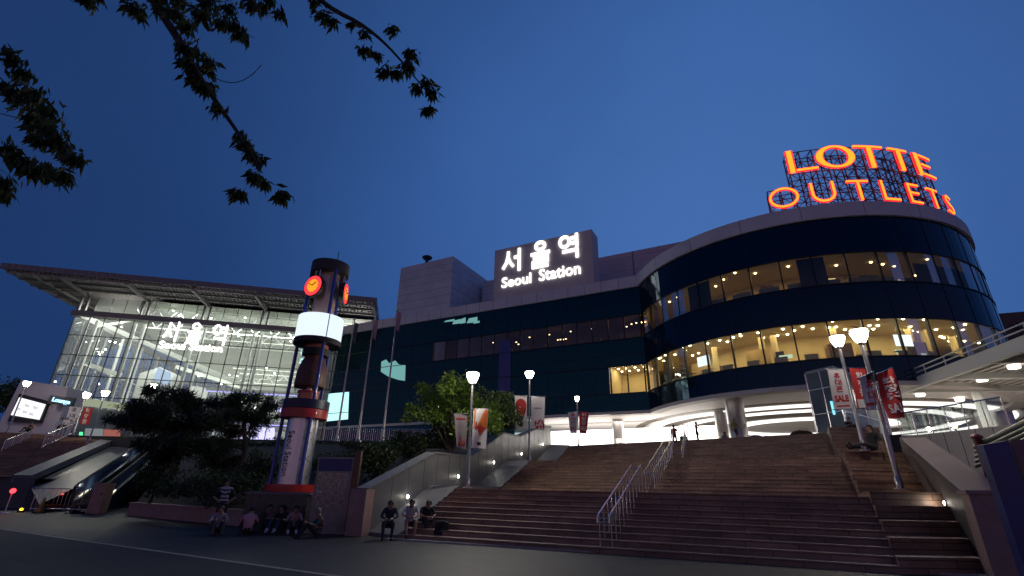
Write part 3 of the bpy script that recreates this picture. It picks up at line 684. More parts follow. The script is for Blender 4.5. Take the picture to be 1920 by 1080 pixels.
# ---- billboard with the station's name, on the parapet
def sign_box():
    A = WG(928, 470, .1); B = WG(1109, 430, .1); zt = (A.z+B.z)/2
    t = thing('station_sign', 'big grey box sign on the roof edge with white lit Korean letters above Seoul Station', 'sign', V((A.x, A.y, zT)))
    a0, b0 = V((A.x, A.y, zT+.01)), V((B.x, B.y, zT+.01)); b = MB(); b.prism([a0, b0, V((b0.x, b0.y, zt)), V((a0.x, a0.y, zt))], -wnm*2.6)
    b.build('sign_box', mat('sign_face', (.55, .50, .49), .55, var=.06, vscale=.5), t)
    M = emat('white_letter_glow', (1, .97, .95), 2.0)
    fr0 = lambda x, y, d: O+ax*x+Z*y+wnm*d
    for key, (x0, y0, x1, y1) in (('seo', (942, 514, 979, 474)), ('ul', (995, 505, 1032, 459)), ('yeok', (1048, 489, 1088, 446))):
        L = WG(x0, y0, .1); Rr = WG(x1, (y0+y1)/2, .1); T = WG(x0, y1, .1); O = L+Z*.1; ax = -wu*((Rr-L).dot(-wu)); H = T.z-L.z
        b = MB(); glyph(b, key, .125, lambda x, y, d: O+ax*x+Z*(y*H)+wnm*(d), .18); b.build('letter', M, t)
    for s, (x0, y0, x1, y1) in (('Seoul', (941, 540, 996, 520)), ('Station', (1011, 527, 1089, 504))):
        L = WG(x0, y0, .1); Rr = WG(x1, y0-12, .1); wdt = (Rr-L).dot(-wu); T = WG(x0, y1, .1)
        b = MB(); h = (T.z-L.z)*.92; O = L.copy(); text_into(b, s, h, lambda x, y, d: V((x, y, d)), .15, align='LEFT', weight=.012)
        mxx = max(q[0] for q in b.v); mn = min(q[0] for q in b.v)
        b.v = [tuple(O-wu*((q[0]-mn)/(mxx-mn)*wdt)+Z*q[1]+wnm*(q[2])) for q in b.v]; b.build('lettering', M, t)
sign_box()

# ---- red sign letters on the drum roof, on a steel lattice
def big_sign():
    t = thing('rooftop_letter_sign', 'two rows of glowing orange red letters on a steel lattice, on the drum roof', 'sign', V((RC.x, RC.y, zT)))
    RS = 19.3; SC = V((34.6, 58.5, 0))
    def RPT(th, r, z): return V((SC.x+r*cos(th), SC.y+r*sin(th), z))
    def hit(px, py, r=RS):
        d = ray(px, py); A = d.x**2+d.y**2; B = -2*(d.x*SC.x+d.y*SC.y); Cc = SC.x**2+SC.y**2-r*r; D = max(B*B-4*A*Cc, 0)
        s = (-B-sqrt(D))/(2*A); p = CAM+d*s; return atan2(p.y-SC.y, p.x-SC.x) % (2*pi), p.z
    MF = emat('orange_letter_glow', (1, .21, .015), 2.6); MS = emat('red_letter_edge_glow', (1, .02, .025), 2.0)
    LET = {
     'L': (1.0, [([(.17, 1), (.17, .0)], .26), ([(.30, .065), (1, .065)], .13)]),
     'O': (1.0, None), 'T': (1.0, [([(.0, .94), (1, .94)], .12), ([(.5, .88), (.5, 0)], .27)]),
     'E': (1.0, [([(.2, 1), (.2, 0)], .30), ([(.35, .94), (1, .94)], .12), ([(.35, .52), (.85, .52)], .12), ([(.35, .06), (1, .06)], .12)])}
    LETN = {
     'O': [(arc(.5, .5, .44, .45, 28), .13)], 'U': [([(.1, 1), (.1, .5)]+arc(.5, .44, .4, .38, 14, 182, 358)+[(.9, .5), (.9, 1)], .14)],
     'T': [([(.0, .94), (1, .94)], .12), ([(.5, .88), (.5, 0)], .15)], 'L': [([(.1, 1), (.1, .065), (1, .065)], .14)],
     'E': [([(1, .94), (.1, .94), (.1, .06), (1, .06)], .13), ([(.17, .52), (.9, .52)], .12)],
     'S': [([(.92, .85)]+arc(.5, .735, .38, .2, 12, 40, 270)[1:]+arc(.5, .265, .40, .2, 12, 90, -140)+[(.06, .14)], .15)]}
    def put(strokes, th0, th1, z0, z1):
        def fr(x, y, d): return RPT(th0+(th1-th0)*x, RS+d, z0+(z1-z0)*y)
        b = MB(); H = z1-z0; W_ = (th1-th0)*RS
        k = 0
        for pts, wd in strokes:
            # stroke in metres so that widths stay even, then wrapped on the drum
            P = [(x*W_, y*H) for x, y in pts]
            f2 = lambda x, y, d: RPT(th0+x/RS, RS+d, z0+y)
            n = []
            for (xa, ya), (xb, yb) in zip(P[:-1], P[1:]):
                m = max(1, int(hypot(xb-xa, yb-ya)/.8)); n += [(xa+(xb-xa)*i/m, ya+(yb-ya)*i/m) for i in range(m)]
            n.append(P[-1]); n0 = len(b.f)
            b.cm = 1; stroke(b, n, wd*H*1.02, f2, .16, k); b.cm = 0; stroke(b, n, wd*H*.66, f2, .19, k+1); k += 2
        return b.build('letter', [MF, MS], t, smooth=False)
    def ang(px, py, z): p = AZ(px, py, z); return atan2(p.y-SC.y, p.x-SC.x) % (2*pi)
    zb, zt_ = 31.55, hit(1561, 275)[1]
    for ch, x0, x1, y in (('L', 1477, 1530, 326), ('O', 1531, 1600, 322), ('T', 1604, 1660, 319), ('T', 1664, 1707, 325), ('E', 1707, 1745, 337)):
        a = ang(x0, y+(0 if ch != 'E' else -5), zb); c = ang(x1, y+(0 if ch != 'E' else 5), zb)
        if ch == 'O':
            n = 40; b = MB()
            for lay, (go, gi, dep, cm) in enumerate(((1.0, .0, .16, 1), (.965, .04, .19, 0))):
                b.cm = cm; vs = []
                for i in range(n):
                    p = 2*pi*i/n; ro = (.5*go, .52*go); ri = (.30+gi*.5, .40+gi*.6)
                    for (rx, ry), d in ((ro, dep), (ri, dep), (ro, 0), (ri, 0)):
                        vs.append(RPT(a+(c-a)*(.5+rx*cos(p)), RS+d, zb+(zt_-zb)*(.5+ry*sin(p))))
                fs = []
                for i in range(n):
                    q = 4*i; r = 4*((i+1) % n); fs += [(q, r, r+1, q+1), (q+2, r+2, r, q), (q+1, r+1, r+3, q+3)]
                b.add(vs, fs)
            b.build('letter', [MF, MS], t)
        else: put(LET[ch][1], a, c, zb, zt_)
    zb2, zt2 = 27.75, hit(1602, 339)[1]
    for ch, x0, x1, y in (('O', 1445, 1500, 393), ('U', 1522, 1568, 384), ('T', 1593, 1632, 379), ('L', 1651, 1684, 381), ('E', 1697, 1725, 387), ('T', 1733, 1764, 395), ('S', 1766, 1793, 405)):
        a = ang(x0, y, zb2); c = ang(x1, y, zb2)
        put(LETN[ch], a, c, zb2, zt2)
    # lattice
    lt = MB(); th0 = ang(1446, 393, zb2); th1 = ang(1788, 404, zb2); n = 16; z0 = zT-.6
    tha = ang(1477, 326, zb); thb = ang(1745, 340, zb)
    levels = [z0, zb2-.1, (zb2+zt2)/2, zt2+.1, zb, (zb+zt_)/2, zt_]
    AN = arcs(th0, th1, n); r0, r1 = RS-.25, RS-1.5
    for i, a in enumerate(AN):
        inn = tha-.02 <= a <= thb+.02; L = levels if inn else levels[:4]
        for r in (r0, r1): lt.beam(RPT(a, r, L[0]), RPT(a, r, L[-1]), .09, .09)
        for k, z in enumerate(L):
            lt.beam(RPT(a, r0, z), RPT(a, r1, z), .06, .06)
            if k: lt.beam(RPT(a, r0, L[k-1]), RPT(a, r1, z), .05, .05)
        if i < n:
            b_ = AN[i+1]; inn2 = inn and b_ <= thb+.02; L2 = levels if inn2 else levels[:4]
            for k, z in enumerate(L2):
                for r in (r0, r1): lt.beam(RPT(a, r, z), RPT(b_, r, z), .07, .07)
                if k:
                    lt.beam(RPT(a, r0, L2[k-1]), RPT(b_, r0, z), .05, .05); lt.beam(RPT(b_, r1, L2[k-1]), RPT(a, r1, z), .05, .05)
    lt.build('lattice', mat('lattice_steel', (.10, .09, .11), .5, .5), t)
big_sign()

# ================================================================== STATION HALL (glass)
AZH = 78.0
HC = WG(640, 618); hu = azv(AZH); hn = V((cos(radians(AZH)), -sin(radians(AZH)), 0))   # right along the front, outward
hn = hn if hn.y < 0 else -hn
def HG(px, py, off=0.0): return AW(px, py, V((HC.x, HC.y, 0))+hn*off, AZH)
H0 = HG(118, 655); H0 = V((H0.x, H0.y, 0))
def HB(u, z, off=0.0): return H0+hu*u+hn*off+Z*z
def hco(px, py, off=0.0): p = HG(px, py, off); return (p-H0).dot(hu), p.z
HLEN = (V((HC.x, HC.y, 0))-H0).dot(hu)+2.0
zH = HG(142, 592).z; zCl = HG(300, 566).z; zEv = HG(249, 531, 7.0).z
M_hg = glassmat('hall_glass', (.80, .88, .86), .05, milk=.11)
M_wst = mat('white_steel', (.72, .74, .72), .45)
M_grey = mat('grey_steel', (.30, .29, .30), .5)
hall = thing('station_hall', 'glass walled station hall lit from inside under a wide flat overhanging roof', 'building', H0+Z*ZP)
b = MB(); b.quad(HB(0, ZP), HB(HLEN, ZP), HB(HLEN, zH), HB(0, zH)); b.build('glass_front', M_hg, hall)
b = MB(); b.quad(HB(0, ZP, -.05), HB(0, ZP, -38), HB(0, zH, -38), HB(0, zH, -.05)); b.build('glass_side', M_hg, hall)
b = MB(); b.quad(HB(2, zH+.9, -.3), HB(HLEN, zH+.9, -.3), HB(HLEN, zCl, -.3), HB(2, zCl, -.3)); b.build('clerestory_glass', M_hg, hall)
NM = int(HLEN/2.05)
mm = MB()
for k in range(NM+1): mm.obox(HB(k*2.05, (ZP+zH)/2, .06), hu*.045, hn*.09, Z*(zH-ZP)/2)
rows = [zH-3.05*k for k in range(1, 6)]
for z in rows: mm.obox(HB(HLEN/2, z, .06), hu*HLEN/2, hn*.07, Z*.05); mm.obox(HB(0, z, -19), hn*19, hu*.06, Z*.05)
for k in range(1, 18): mm.obox(HB(0, (ZP+zH)/2, -k*2.1), hn*.05, hu*.06, Z*(zH-ZP)/2)
for k in range(1, NM+1): mm.obox(HB(k*2.05, (zH+.9+zCl)/2, -.24), hu*.035, hn*.05, Z*(zCl-zH-.9)/2)
mm.build('mullion_grid', mat('hall_mullion', (.07, .08, .08), .45, .4), hall)
b = MB(); b.obox(HB(HLEN/2-.2, zH+.42, .1), hu*(HLEN/2+.3), hn*.45, Z*.42); b.obox(HB(0, zH+.42, -19), hn*19, hu*.3, Z*.4); b.build('eaves_beam', M_grey, hall)
# outer columns of the clerestory and the brackets that carry the overhang
BR = [hco(279, 566)[0]+8.9*k for k in range(-1, 6)]
for u in BR:
    if u < -1 or u > HLEN+4: continue
    cb = MB()
    for s in (-.45, .45): cb.beam(HB(max(u, .6)+s, zH+.84, .25), HB(max(u, .6)+s, zCl, .25), .25, .35, hn)
    cb.beam(HB(max(u, .6), zCl-.1, .1), HB(max(u, .6)-.15, zEv-.05, 6.9), .3, .55); cb.build('bracket', M_grey, hall)
# roof slab
uL = hco(10, 492, 7.0)[0]; uR = hco(705, 575, 7.0)[0]; zR = zEv+.25
sl = (HG(705, 572, 7).z-HG(14, 496, 7).z)/(uR-uL)
def RF(u, off, dz): return HB(u, zEv+.3+dz+sl*(u-uL)*0, off)
b = MB(); b.prism([RF(uL, 7.2, .1), RF(uR, 7.2, .1), RF(uR, -40, 1.2), RF(uL, -40, 1.2)], Z*.75); b.build('roof', mat('roof_metal', (.24, .22, .23), .5, .3, var=.1, vscale=.4), hall)
b = MB(); b.obox((RF(uL, 7.3, .45)+RF(uR, 7.3, .45))/2, hu*(uR-uL)/2, hn*.12, Z*.42)
for k in range(60): u = uL+(uR-uL)*k/59; b.obox(RF(u, 7.44, .45), hu*.04, hn*.03, Z*.42)
b.build('fascia', mat('fascia_metal', (.22, .19, .20), .5, .3), hall)
b = MB()
for k in range(90): u = uL+.5+(uR-uL-1)*k/89; b.beam(RF(u, 7.0, -.06), RF(u, -.3, .1), .16, .22)
for o in (6.6, 4.2, 1.6): b.beam(RF(uL+.4, o, -.2), RF(uR-.3, o, -.2), .22, .32)
for o in range(0, 40, 4): b.beam(RF(uL+.4, -o, -.1+.03*o), RF(0, -o, -.1+.03*o), .2, .3)
b.beam(RF(uL+3.5, 6.5, -.3), RF(uL+3.5, -40, .8), .25, .4); b.beam(RF(uL+.6, 6.5, -.1), RF(uL+.6, -40, 1), .2, .3)
b.build('soffit_beam', mat('soffit_steel', (.34, .33, .33), .5), hall)
# inside: paired columns, trusses, decks, cream walls, lights
for u in (1.6, 8.3, 17.2, 26.0, 34.8, 43.5):
    if u > HLEN-1: continue
    cb = MB()
    for s in (-.65, .65):
        cb.tube(HB(u+s, ZP, -1.6), HB(u+s, zH-.1, -1.6), .24, n=12)
    for z in [zH-1.5*k for k in range(1, 13)]: cb.beam(HB(u-.65, z, -1.6), HB(u+.65, z, -1.6), .1, .1)
    cb.build('column', M_wst, hall)
b = MB()
def hbeam(x0, y0, x1, y1, o0, o1, wd, h): b.beam(HG(x0, y0, o0), HG(x1, y1, o1), wd, h)
hbeam(178, 602, 482, 734, -5, -7, .8, .7); hbeam(160, 682, 228, 704, -6, -8, .6, .6); hbeam(330, 688, 480, 735, -8, -10, .6, .6)
hbeam(180, 612, 260, 600, -3, -12, .3, .3)
b.build('sloping_beam', M_wst, hall)
M_hint = mat('pale_hall_wall', (.31, .33, .30), .6, var=.08, vscale=.4)
b = MB()
b.add([HG(*q, -22) for q in ((262, 588), (660, 612), (660, 850), (455, 850), (455, 735), (400, 712), (340, 672), (285, 640))], [tuple(range(8))])
b.build('inner_wall', M_hint, hall)
b = MB(); b.quad(HB(0, ZP, -38), HB(26, ZP, -38), HB(26, zH, -38), HB(0, zH, -38)); b.build('glass_back', M_hg, hall)
b = MB()
for k in range(13): b.obox(HB(k*2.05, (ZP+zH)/2, -37.9), hu*.09, hn*.09, Z*(zH-ZP)/2)
for z in rows: b.obox(HB(13, z, -37.9), hu*13, hn*.09, Z*.08)
for k in range(5): b.tube(HB(3+k*5.2, ZP, -30), HB(3+k*5.2, zH, -30), .3, n=10); b.tube(HB(1.2, ZP, -5-k*7), HB(1.2, zH, -5-k*7), .25, n=10)
for z in (9.5, 14, 18.5): b.tube(HB(1, z, -30), HB(26, z, -30), .14, n=8); b.tube(HB(1.2, z, -3), HB(1.2, z, -36), .14, n=8)
for k in range(4): b.tube(HB(3+k*5.2, 9.5, -30), HB(8.2+k*5.2, 14, -30), .08, n=6); b.tube(HB(3+k*5.2, 18.5, -30), HB(8.2+k*5.2, 14, -30), .08, n=6)
b.build('rear_frame', M_wst, hall)
b = MB(); p = [HG(*q, -9) for q in ((262, 700), (300, 688), (338, 705), (322, 800), (232, 800))]; b.prism(p, -hn*.3); b.build('white_board', M_wst, hall)
b = MB(); p = [HG(*q, -8.6) for q in ((296, 688), (322, 700), (314, 722), (288, 712))]; b.prism(p, -hn*.02); b.build('notice_board', emat('notice_glow', (.55, .7, 1), .9), hall)
b = MB(); p = [HG(*q, -8.6) for q in ((355, 723), (392, 728), (386, 748), (350, 742))]; b.prism(p, -hn*.06); b.build('hanging_banner', M_wst, hall)
dk = MB()
for z in (11.0, 16.0): dk.obox(HB((20+HLEN)/2+2, z, -11), hu*((HLEN-20)/2+3), hn*6, Z*.25)
dk.build('inner_deck', M_hint, hall)
b = MB()
for z in (10.72, 15.72): b.obox(HB((20+HLEN)/2+2, z, -5.2), hu*((HLEN-20)/2+3), hn*.1, Z*.14)
b.build('violet_light_strip', emat('violet_strip_glow', (.42, .38, 1), 1.6), hall)
ts_ = MB()
for o in (-3.5, -8, -13, -18):
    zt0, zb0 = zCl-.2, zCl-2.3
    for z in (zt0, zb0): ts_.tube(HB(6, z, o), HB(HLEN+2, z, o), .11, n=6)
    k = 0; u = 6
    while u < HLEN:
        ts_.tube(HB(u, zb0 if k % 2 else zt0, o), HB(u+1.6, zt0 if k % 2 else zb0, o), .07, n=6); u += 1.6; k += 1
for z0_ in (13.2, 18.2):
    for o in (-6, -10):
        k = 0; u = 22
        for z in (z0_, z0_+1.6): ts_.tube(HB(22, z, o), HB(HLEN+2, z, o), .09, n=6)
        while u < HLEN: ts_.tube(HB(u, z0_+(1.6 if k % 2 else 0), o), HB(u+1.5, z0_+(0 if k % 2 else 1.6), o), .06, n=6); u += 1.5; k += 1
ts_.build('truss', M_wst, hall)
b = MB(); b.quad(HB(9, zCl+.1, -.5), HB(HLEN+4, zCl+.1, -.5), HB(HLEN+4, zCl+.8, -26), HB(9, zCl+.8, -26)); b.build('hall_ceiling', M_hint, hall)
M_hl = emat('hall_lamp_glow', (1, .96, .82), 22)
hp = []
for q in ((325, 583, -2), (336, 592, -2), (396, 597, -2), (460, 596, -2), (228, 613, -8), (206, 640, -9), (216, 642, -9), (226, 646, -9), (198, 655, -9), (192, 660, -9), (186, 664, -9),
          (420, 640, -5), (447, 630, -5), (505, 632, -5), (545, 640, -5), (500, 690, -5), (515, 700, -5), (548, 692, -5), (445, 705, -7), (430, 703, -7), (160, 735, -6), (185, 720, -6), (372, 705, -8), (415, 720, -8)):
    hp.append(HG(*q))
first = None
for q in hp:
    if first is None: bb = MB(); bb.ball(q, .15, 8, sz=.7); first = bb.build('ceiling_lamp', M_hl, hall); q0 = V(q)
    else: c = first.copy(); col.objects.link(c); c.parent = hall; c.location = q-q0
for u, o, pw in ((4, -5, 1800), (13, -5, 2400), (22, -6, 2600), (31, -6, 3000), (40, -6, 3000)):
    if u < HLEN: area('hall_light', HB(u, zCl-.6, o), 6, pw, (1, .97, .86), (0, 0, 0), sy=4, parent=hall)
for u in (24, 36): area('hall_light', HB(u, 15.4, -9), 5, 1800, (1, .97, .9), parent=hall); area('hall_light', HB(u, 10.5, -9), 5, 1500, (.9, .92, 1), parent=hall)
# dark base zone behind the trees
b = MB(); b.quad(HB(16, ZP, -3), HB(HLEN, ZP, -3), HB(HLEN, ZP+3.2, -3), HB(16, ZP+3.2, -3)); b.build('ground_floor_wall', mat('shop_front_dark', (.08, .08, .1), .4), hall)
b = MB()
for px, py, wd, h in ((475, 812, 40, 14), (520, 765, 22, 5), (340, 772, 9, 4), (455, 830, 14, 20)):
    P = [HG(px-wd, py-h, -2.7), HG(px+wd, py-h+4, -2.7), HG(px+wd, py+h+4, -2.7), HG(px-wd, py+h, -2.7)]; b.prism(P, -hn*.05)
b.build('lit_shop_sign', emat('violet_sign_glow', (.62, .55, 1), 1.8), hall)

# sign on the glass
def hall_sign():
    q = HG(310, 662, .4); t = thing('hall_sign', 'white lit Korean letters over Seoul Station, fixed to the glass front of the hall', 'sign', q)
    M = emat('hall_letter_glow', (1, .98, .97), 2.6)
    for key, (x0, y0, x1, y1) in (('seo', (303, 639, 343, 602)), ('ul', (347, 642, 386, 605)), ('yeok', (393, 645, 434, 608))):
        L = HG(x0, y0, .3); Rr = HG(x1-6, (y0+y1)/2, .3); T = HG(x0+8, y1, .3); wdt = (Rr-L).dot(hu); H = T.z-L.z
        b = MB(); glyph(b, key, .11, lambda x, y, d: L+hu*(x*wdt)+Z*(y*H)+hn*d, .25); b.build('letter', M, t)
    L = HG(297, 652, .3); Rr = HG(415, 664, .3); wdt = (Rr-L).dot(hu); T = HG(301, 639, .3)
    b = MB(); text_into(b, 'Seoul Station', T.z-L.z, lambda x, y, d: V((x, y, d)), .2, align='LEFT', weight=.02)
    mxx = max(v[0] for v in b.v); mn = min(v[0] for v in b.v)
    b.v = [tuple(L+hu*((v[0]-mn)/(mxx-mn)*wdt)+Z*v[1]+hn*v[2]) for v in b.v]; b.build('lettering', M, t)
hall_sign()

# ================================================================== LEFT: embankment, walls, left stairs, escalator
R0_, R1_ = AZ(505, 991, 0), AZ(245, 966, 0)
em = MB(); fr_ = [V((R1_.x-.6, R1_.y+1, .55)), R1_+Z*.55, R0_+Z*.55, V((WL0.x-.9, WL0.y+2.2, .5)), V((WL0.x-.5, WL0.y+.8, .4))]
bk_ = [V((-26.0, 43.4, 5.0)), V((-23, 43.4, 5.0)), V((-17, 43.4, 5.0)), V((-6, 43.4, 5.0)), V((WP(1).x-.5, 43.4, 5.0))]
n = 10
for i in range(4):
    for k in range(n):
        f = lambda a, j: fr_[a]+(bk_[a]-fr_[a])*(j/n)+Z*(.5*sin(pi*j/n)+(.15*sin(j*2.1+a*1.7) if 0 < j < n else 0))
        em.quad(f(i, k), f(i+1, k), f(i+1, k+1), f(i, k+1))
for i in range(4): em.quad(fr_[i]-Z*.7, fr_[i+1]-Z*.7, fr_[i+1], fr_[i])
tag(em.build('terrain', M_soil, smooth=True), kind='structure')
rw = thing('retaining_wall', 'low pinkish stone wall holding the planted bank behind the seated group', 'wall', R1_)
b = MB(); d = (R0_-R1_).normalized(); nn = V((d.y, -d.x, 0)); nn = nn if nn.y < 0 else -nn
b.obox((R0_+R1_)/2+Z*.27, (R0_-R1_)/2, nn*.2, Z*.29); b.build('wall', M_pink, rw)
b = MB(); b.obox((R0_+R1_)/2+Z*.585, (R0_-R1_)/2+d*.03, nn*.24, Z*.03); b.build('coping', M_pink, rw)
st = thing('stone_post', 'short pink stone post at the foot of the escalator', 'post', AZ(180, 963, 0)); q = AZ(180, 963, 0)
b = MB(); b.box(q.x-.33, q.x+.33, q.y-.3, q.y+.3, -.05, 1.42); b.build('shaft', M_pink, st); b = MB(); b.box(q.x-.36, q.x+.36, q.y-.33, q.y+.33, 1.422, 1.5); b.build('cap', M_pink, st)
# left stairs
ls = thing('left_staircase', 'dark red staircase with a pale side slab at the far left beside the escalator', 'staircase', (-35, 30, 0))
A0, A1 = AD(22, 897, 32), AD(150, 845, 40.5)
A0 = V((A0.x, A0.y, 1.7)); A1 = V((A1.x, A1.y, 3.9)); du = V((A1.x-A0.x, A1.y-A0.y, 0)); dn = V((-du.y, du.x, 0)).normalized()
A2 = A0+(A1-A0)*1.6; A2.z = ZP
mb = MB(); ns = MB(); k = 22
for i in range(k):
    f = i/k; g2 = (i+1)/k; p = A0+(A2-A0)*f; p2 = A0+(A2-A0)*g2; z0 = 1.7+(ZP-1.7)*f; z1 = 1.7+(ZP-1.7)*g2
    L_ = dn*24
    e0 = V((p.x, p.y, 0)); e1 = V((p2.x, p2.y, 0))
    mb.quad(e0+L_+Z*z0, e0+Z*z0, e0+Z*z1, e0+L_+Z*z1); mb.quad(e0+L_+Z*z1, e0+Z*z1, e1+Z*z1, e1+L_+Z*z1)
mb.build('flight', M_step, ls)
rt = dn.copy()*-1
b = MB(); b.prism([A0+Z*.15, A2+Z*.15, A2-Z*.3, A0-Z*.3], rt*.9); b.build('side_slab', M_gran, ls)
b = MB(); e0 = A0+rt*1.3
b.quad(V((-60, 31, 0)), V((e0.x+.2, e0.y-.4, 0)), V((e0.x+.2, e0.y-.4, 1.65)), V((-60, 31, 1.65)))
b.quad(V((-60, 31, 1.65)), V((e0.x+.2, e0.y-.4, 1.65)), V((e0.x+.2, e0.y+4, 1.65)), V((-60, 36, 1.65)))
b.build('landing', mat('dark_stone', (.09, .09, .10), .6, var=.2, vscale=1.5), ls)
b = MB(); B2 = A2+rt*.95; B0 = A0+rt*.95
B2r = V((B2.x+3.5, B2.y+1, ZP-.3)); B0r = V((B0.x+5.0, B0.y-4.5, .4))
b.quad(V((B0.x, B0.y, 1.3)), B0r, B2r, V((B2.x, B2.y, ZP-.3))); b.quad(V((B0.x, B0.y, 0)), V((B0r.x, B0r.y, 0)), B0r, V((B0.x, B0.y, 1.3))); b.build('side_panel', mat('dark_cladding', (.05, .055, .065), .4, var=.2), ls)
def railing(name, label, p, q, n, h, group, bar=.018, mid=True):
    p = V(p); q = V(q); t = thing(name, label, 'railing', (p+q)/2, group); b = MB()
    for k in range(n+1): c = p+(q-p)*k/n; b.tube(c, c+Z*h, bar if k % 4 else bar*1.8, n=6)
    b.build('baluster', M_steel, t); b = MB(); b.tube(p+Z*h, q+Z*h, bar*2, n=8); b.tube(p+Z*.1, q+Z*.1, bar*1.4, n=6); b.build('top_rail', M_steel, t); return t
railing('stair_railing', 'steel stair railing at the far left edge of the picture', AD(0, 852, 37), AD(50, 832, 41.5), 12, 1.0, 'railings on the left stairs')
railing('stair_railing', 'steel stair railing below the white lit board, second from the left', AD(78, 840, 39), AD(140, 812, 45), 16, 1.0, 'railings on the left stairs')
pa = V((-29, 43.3, ZP)); pb = V((WP(1).x-5.2, 43.3, ZP))
railing('plaza_railing', 'long steel railing along the plaza edge above the planted bank', AD(606, 826, 43.2), AD(820, 829, 43.2), 56, 1.05, None)
# escalator
E0, E1 = AD(146, 914, 28.2), AD(300, 812, 46)
es = thing('escalator', 'outdoor escalator with shiny sides climbing beside the pines on the left', 'escalator', V((E0.x, E0.y, 0)))
ed = V((E1.x-E0.x, E1.y-E0.y, 0)).normalized(); en = V((ed.y, -ed.x, 0))
g0 = V((E0.x, E0.y, .62)); g1 = V((E1.x, E1.y, ZP))
M_esc = mat('dark_steel_side', (.03, .035, .045), .35, .3); M_gl2 = mat('escalator_side_glass', (.09, .13, .20), .12)
for s, mt in ((0, M_esc), (1.25, M_esc)):
    b = MB(); o = en*s; b.prism([g0+o-Z*.9, g1+o-Z*1.4, g1+o, g0+o], en*.12); b.build('side_panel', mt, es)
    b = MB(); b.prism([g0+o+Z*.005, g1+o+Z*.005, g1+o+Z*.8, g0+o+Z*.8], en*.03); b.build('glass_panel', M_gl2, es)
    b = MB(); b.path([g0+o-ed*.6+Z*.3, g0+o-ed*.5+Z*.7, g0+o+Z*.86, g1+o+Z*.86, g1+o+ed*.8+Z*.86], .06); b.build('handrail', M_black, es)
    b = MB(); b.tube(g0+o+(g1-g0)*.03+Z*.06+en*.06, g0+o+(g1-g0)*.10+Z*.06+en*.06, .03); b.tube(g0+o+(g1-g0)*.84+Z*.06+en*.06, g0+o+(g1-g0)*.97+Z*.06+en*.06, .05); b.build('light_strip', emat('escalator_light_glow', (1, .93, .7), 1.6), es)
b = MB(); k = 40
for i in range(k):
    p = g0+(g1-g0)*i/k+en*.14; q = g0+(g1-g0)*(i+1)/k+en*.14; b.quad(V((p.x, p.y, p.z-.25)), V((p.x, p.y, p.z-.25))+en*1.05, V((p.x, p.y, q.z-.25))+en*1.05, V((p.x, p.y, q.z-.25)))
    b.quad(V((p.x, p.y, q.z-.25)), V((p.x, p.y, q.z-.25))+en*1.05, V((q.x, q.y, q.z-.25))+en*1.05, V((q.x, q.y, q.z-.25)))
b.build('moving_step', M_dark, es)
for f in (.1, .55, .9): point('escalator_light', g0+(g1-g0)*f+en*.6+Z*.3, 9, (.8, .88, 1), .1, es)
es2 = MB(); o = en*3.3; h0 = g0+(g1-g0)*.18; h1 = g0+(g1-g0)*.62
es2.prism([h0+o-Z*1.2, h1+o-Z*1.2, h1+o+Z*.0, h0+o], en*.4); t = es2.build('bank_wall', M_gran, es)
# barriers, warning lamp, cone
def barrier():
    t = thing('crowd_barrier', 'steel crowd barrier left of the stone post', 'barrier', (0, 0, 0), 'steel barriers at the left')
    b = MB(); b.path([(-1.1, 0, .12), (-1.1, 0, 1.1), (-1.02, 0, 1.18), (1.02, 0, 1.18), (1.1, 0, 1.1), (1.1, 0, .12)], .024); b.tube((-1.1, 0, .2), (1.1, 0, .2), .018)
    b.build('rail_frame', M_steel, t); b = MB()
    for k in range(1, 12): b.tube((-1.1+.183*k, 0, .2), (-1.1+.183*k, 0, 1.16), .011, n=6)
    b.build('bar', M_steel, t)
    for s in (-.85, .85): b = MB(); b.beam((s, -.3, .03), (s, .3, .03), .05, .05); b.tube((s, 0, .04), (s, 0, .2), .02); b.build('foot', M_steel, t)
    return t
b0 = barrier(); q = AZ(100, 962, 0); b0.location = q; b0.rotation_euler.z = radians(12); b0['label'] = 'wide steel crowd barrier beside the red warning lamp'
b1 = copy_tree(b0); b1.location = AZ(148, 963, 0); b1.rotation_euler.z = radians(5); b1.scale = (.62, 1, 1); b1['label'] = 'narrow steel crowd barrier beside the pink stone post'
q = AZ(8, 963, 0); t = thing('warning_lamp', 'red glowing warning lamp on a slanting post at the far left', 'lamp', q)
b = MB(); b.lathe(q, [(.16, 0), (.16, .04), (.03, .08), (.028, .95)], 12); b.build('post', M_white, t); b = MB(); b.ball(q+Z*1.05, .12, 8); b.build('lamp_globe', emat('red_lamp_glow', (1, .03, .04), 5), t)
point('red_lamp', q+Z*1.05+V((0, -.2, 0)), 2, (1, .05, .05), .08, t)
q = AZ(38, 961, 0); t = thing('amber_lamp', 'small amber lamp on the ground under the barrier', 'lamp', q); b = MB(); b.box(q.x-.1, q.x+.1, q.y-.1, q.y+.1, 0, .1); b.build('housing', M_dark, t); b = MB(); b.ball(q+Z*.15, .07, 8); b.build('lamp_globe', emat('amber_lamp_glow', (1, .45, .02), 5), t)
q = AZ(74, 962, 0); t = thing('traffic_cone', 'dull yellow traffic cone between the two barriers', 'cone', q)
b = MB(); b.box(q.x-.2, q.x+.2, q.y-.2, q.y+.2, 0, .04); b.build('base', M_black, t); b = MB(); b.lathe(q+Z*.041, [(.15, 0), (.03, .7), (.0, .71)], 16); b.build('cone_body', mat('cone_yellow', (.35, .22, .03), .5), t)
q = AZ(95, 945, 0); t = thing('sign_box_low', 'low box with red lit writing behind the steel barriers', 'sign', q); t.name = 'escalator_sign'
b = MB(); b.box(q.x-1.0, q.x+1.0, q.y, q.y+.4, 0, 1.0); b.build('cabinet', mat('blue_grey_paint', (.05, .08, .13), .5), t)
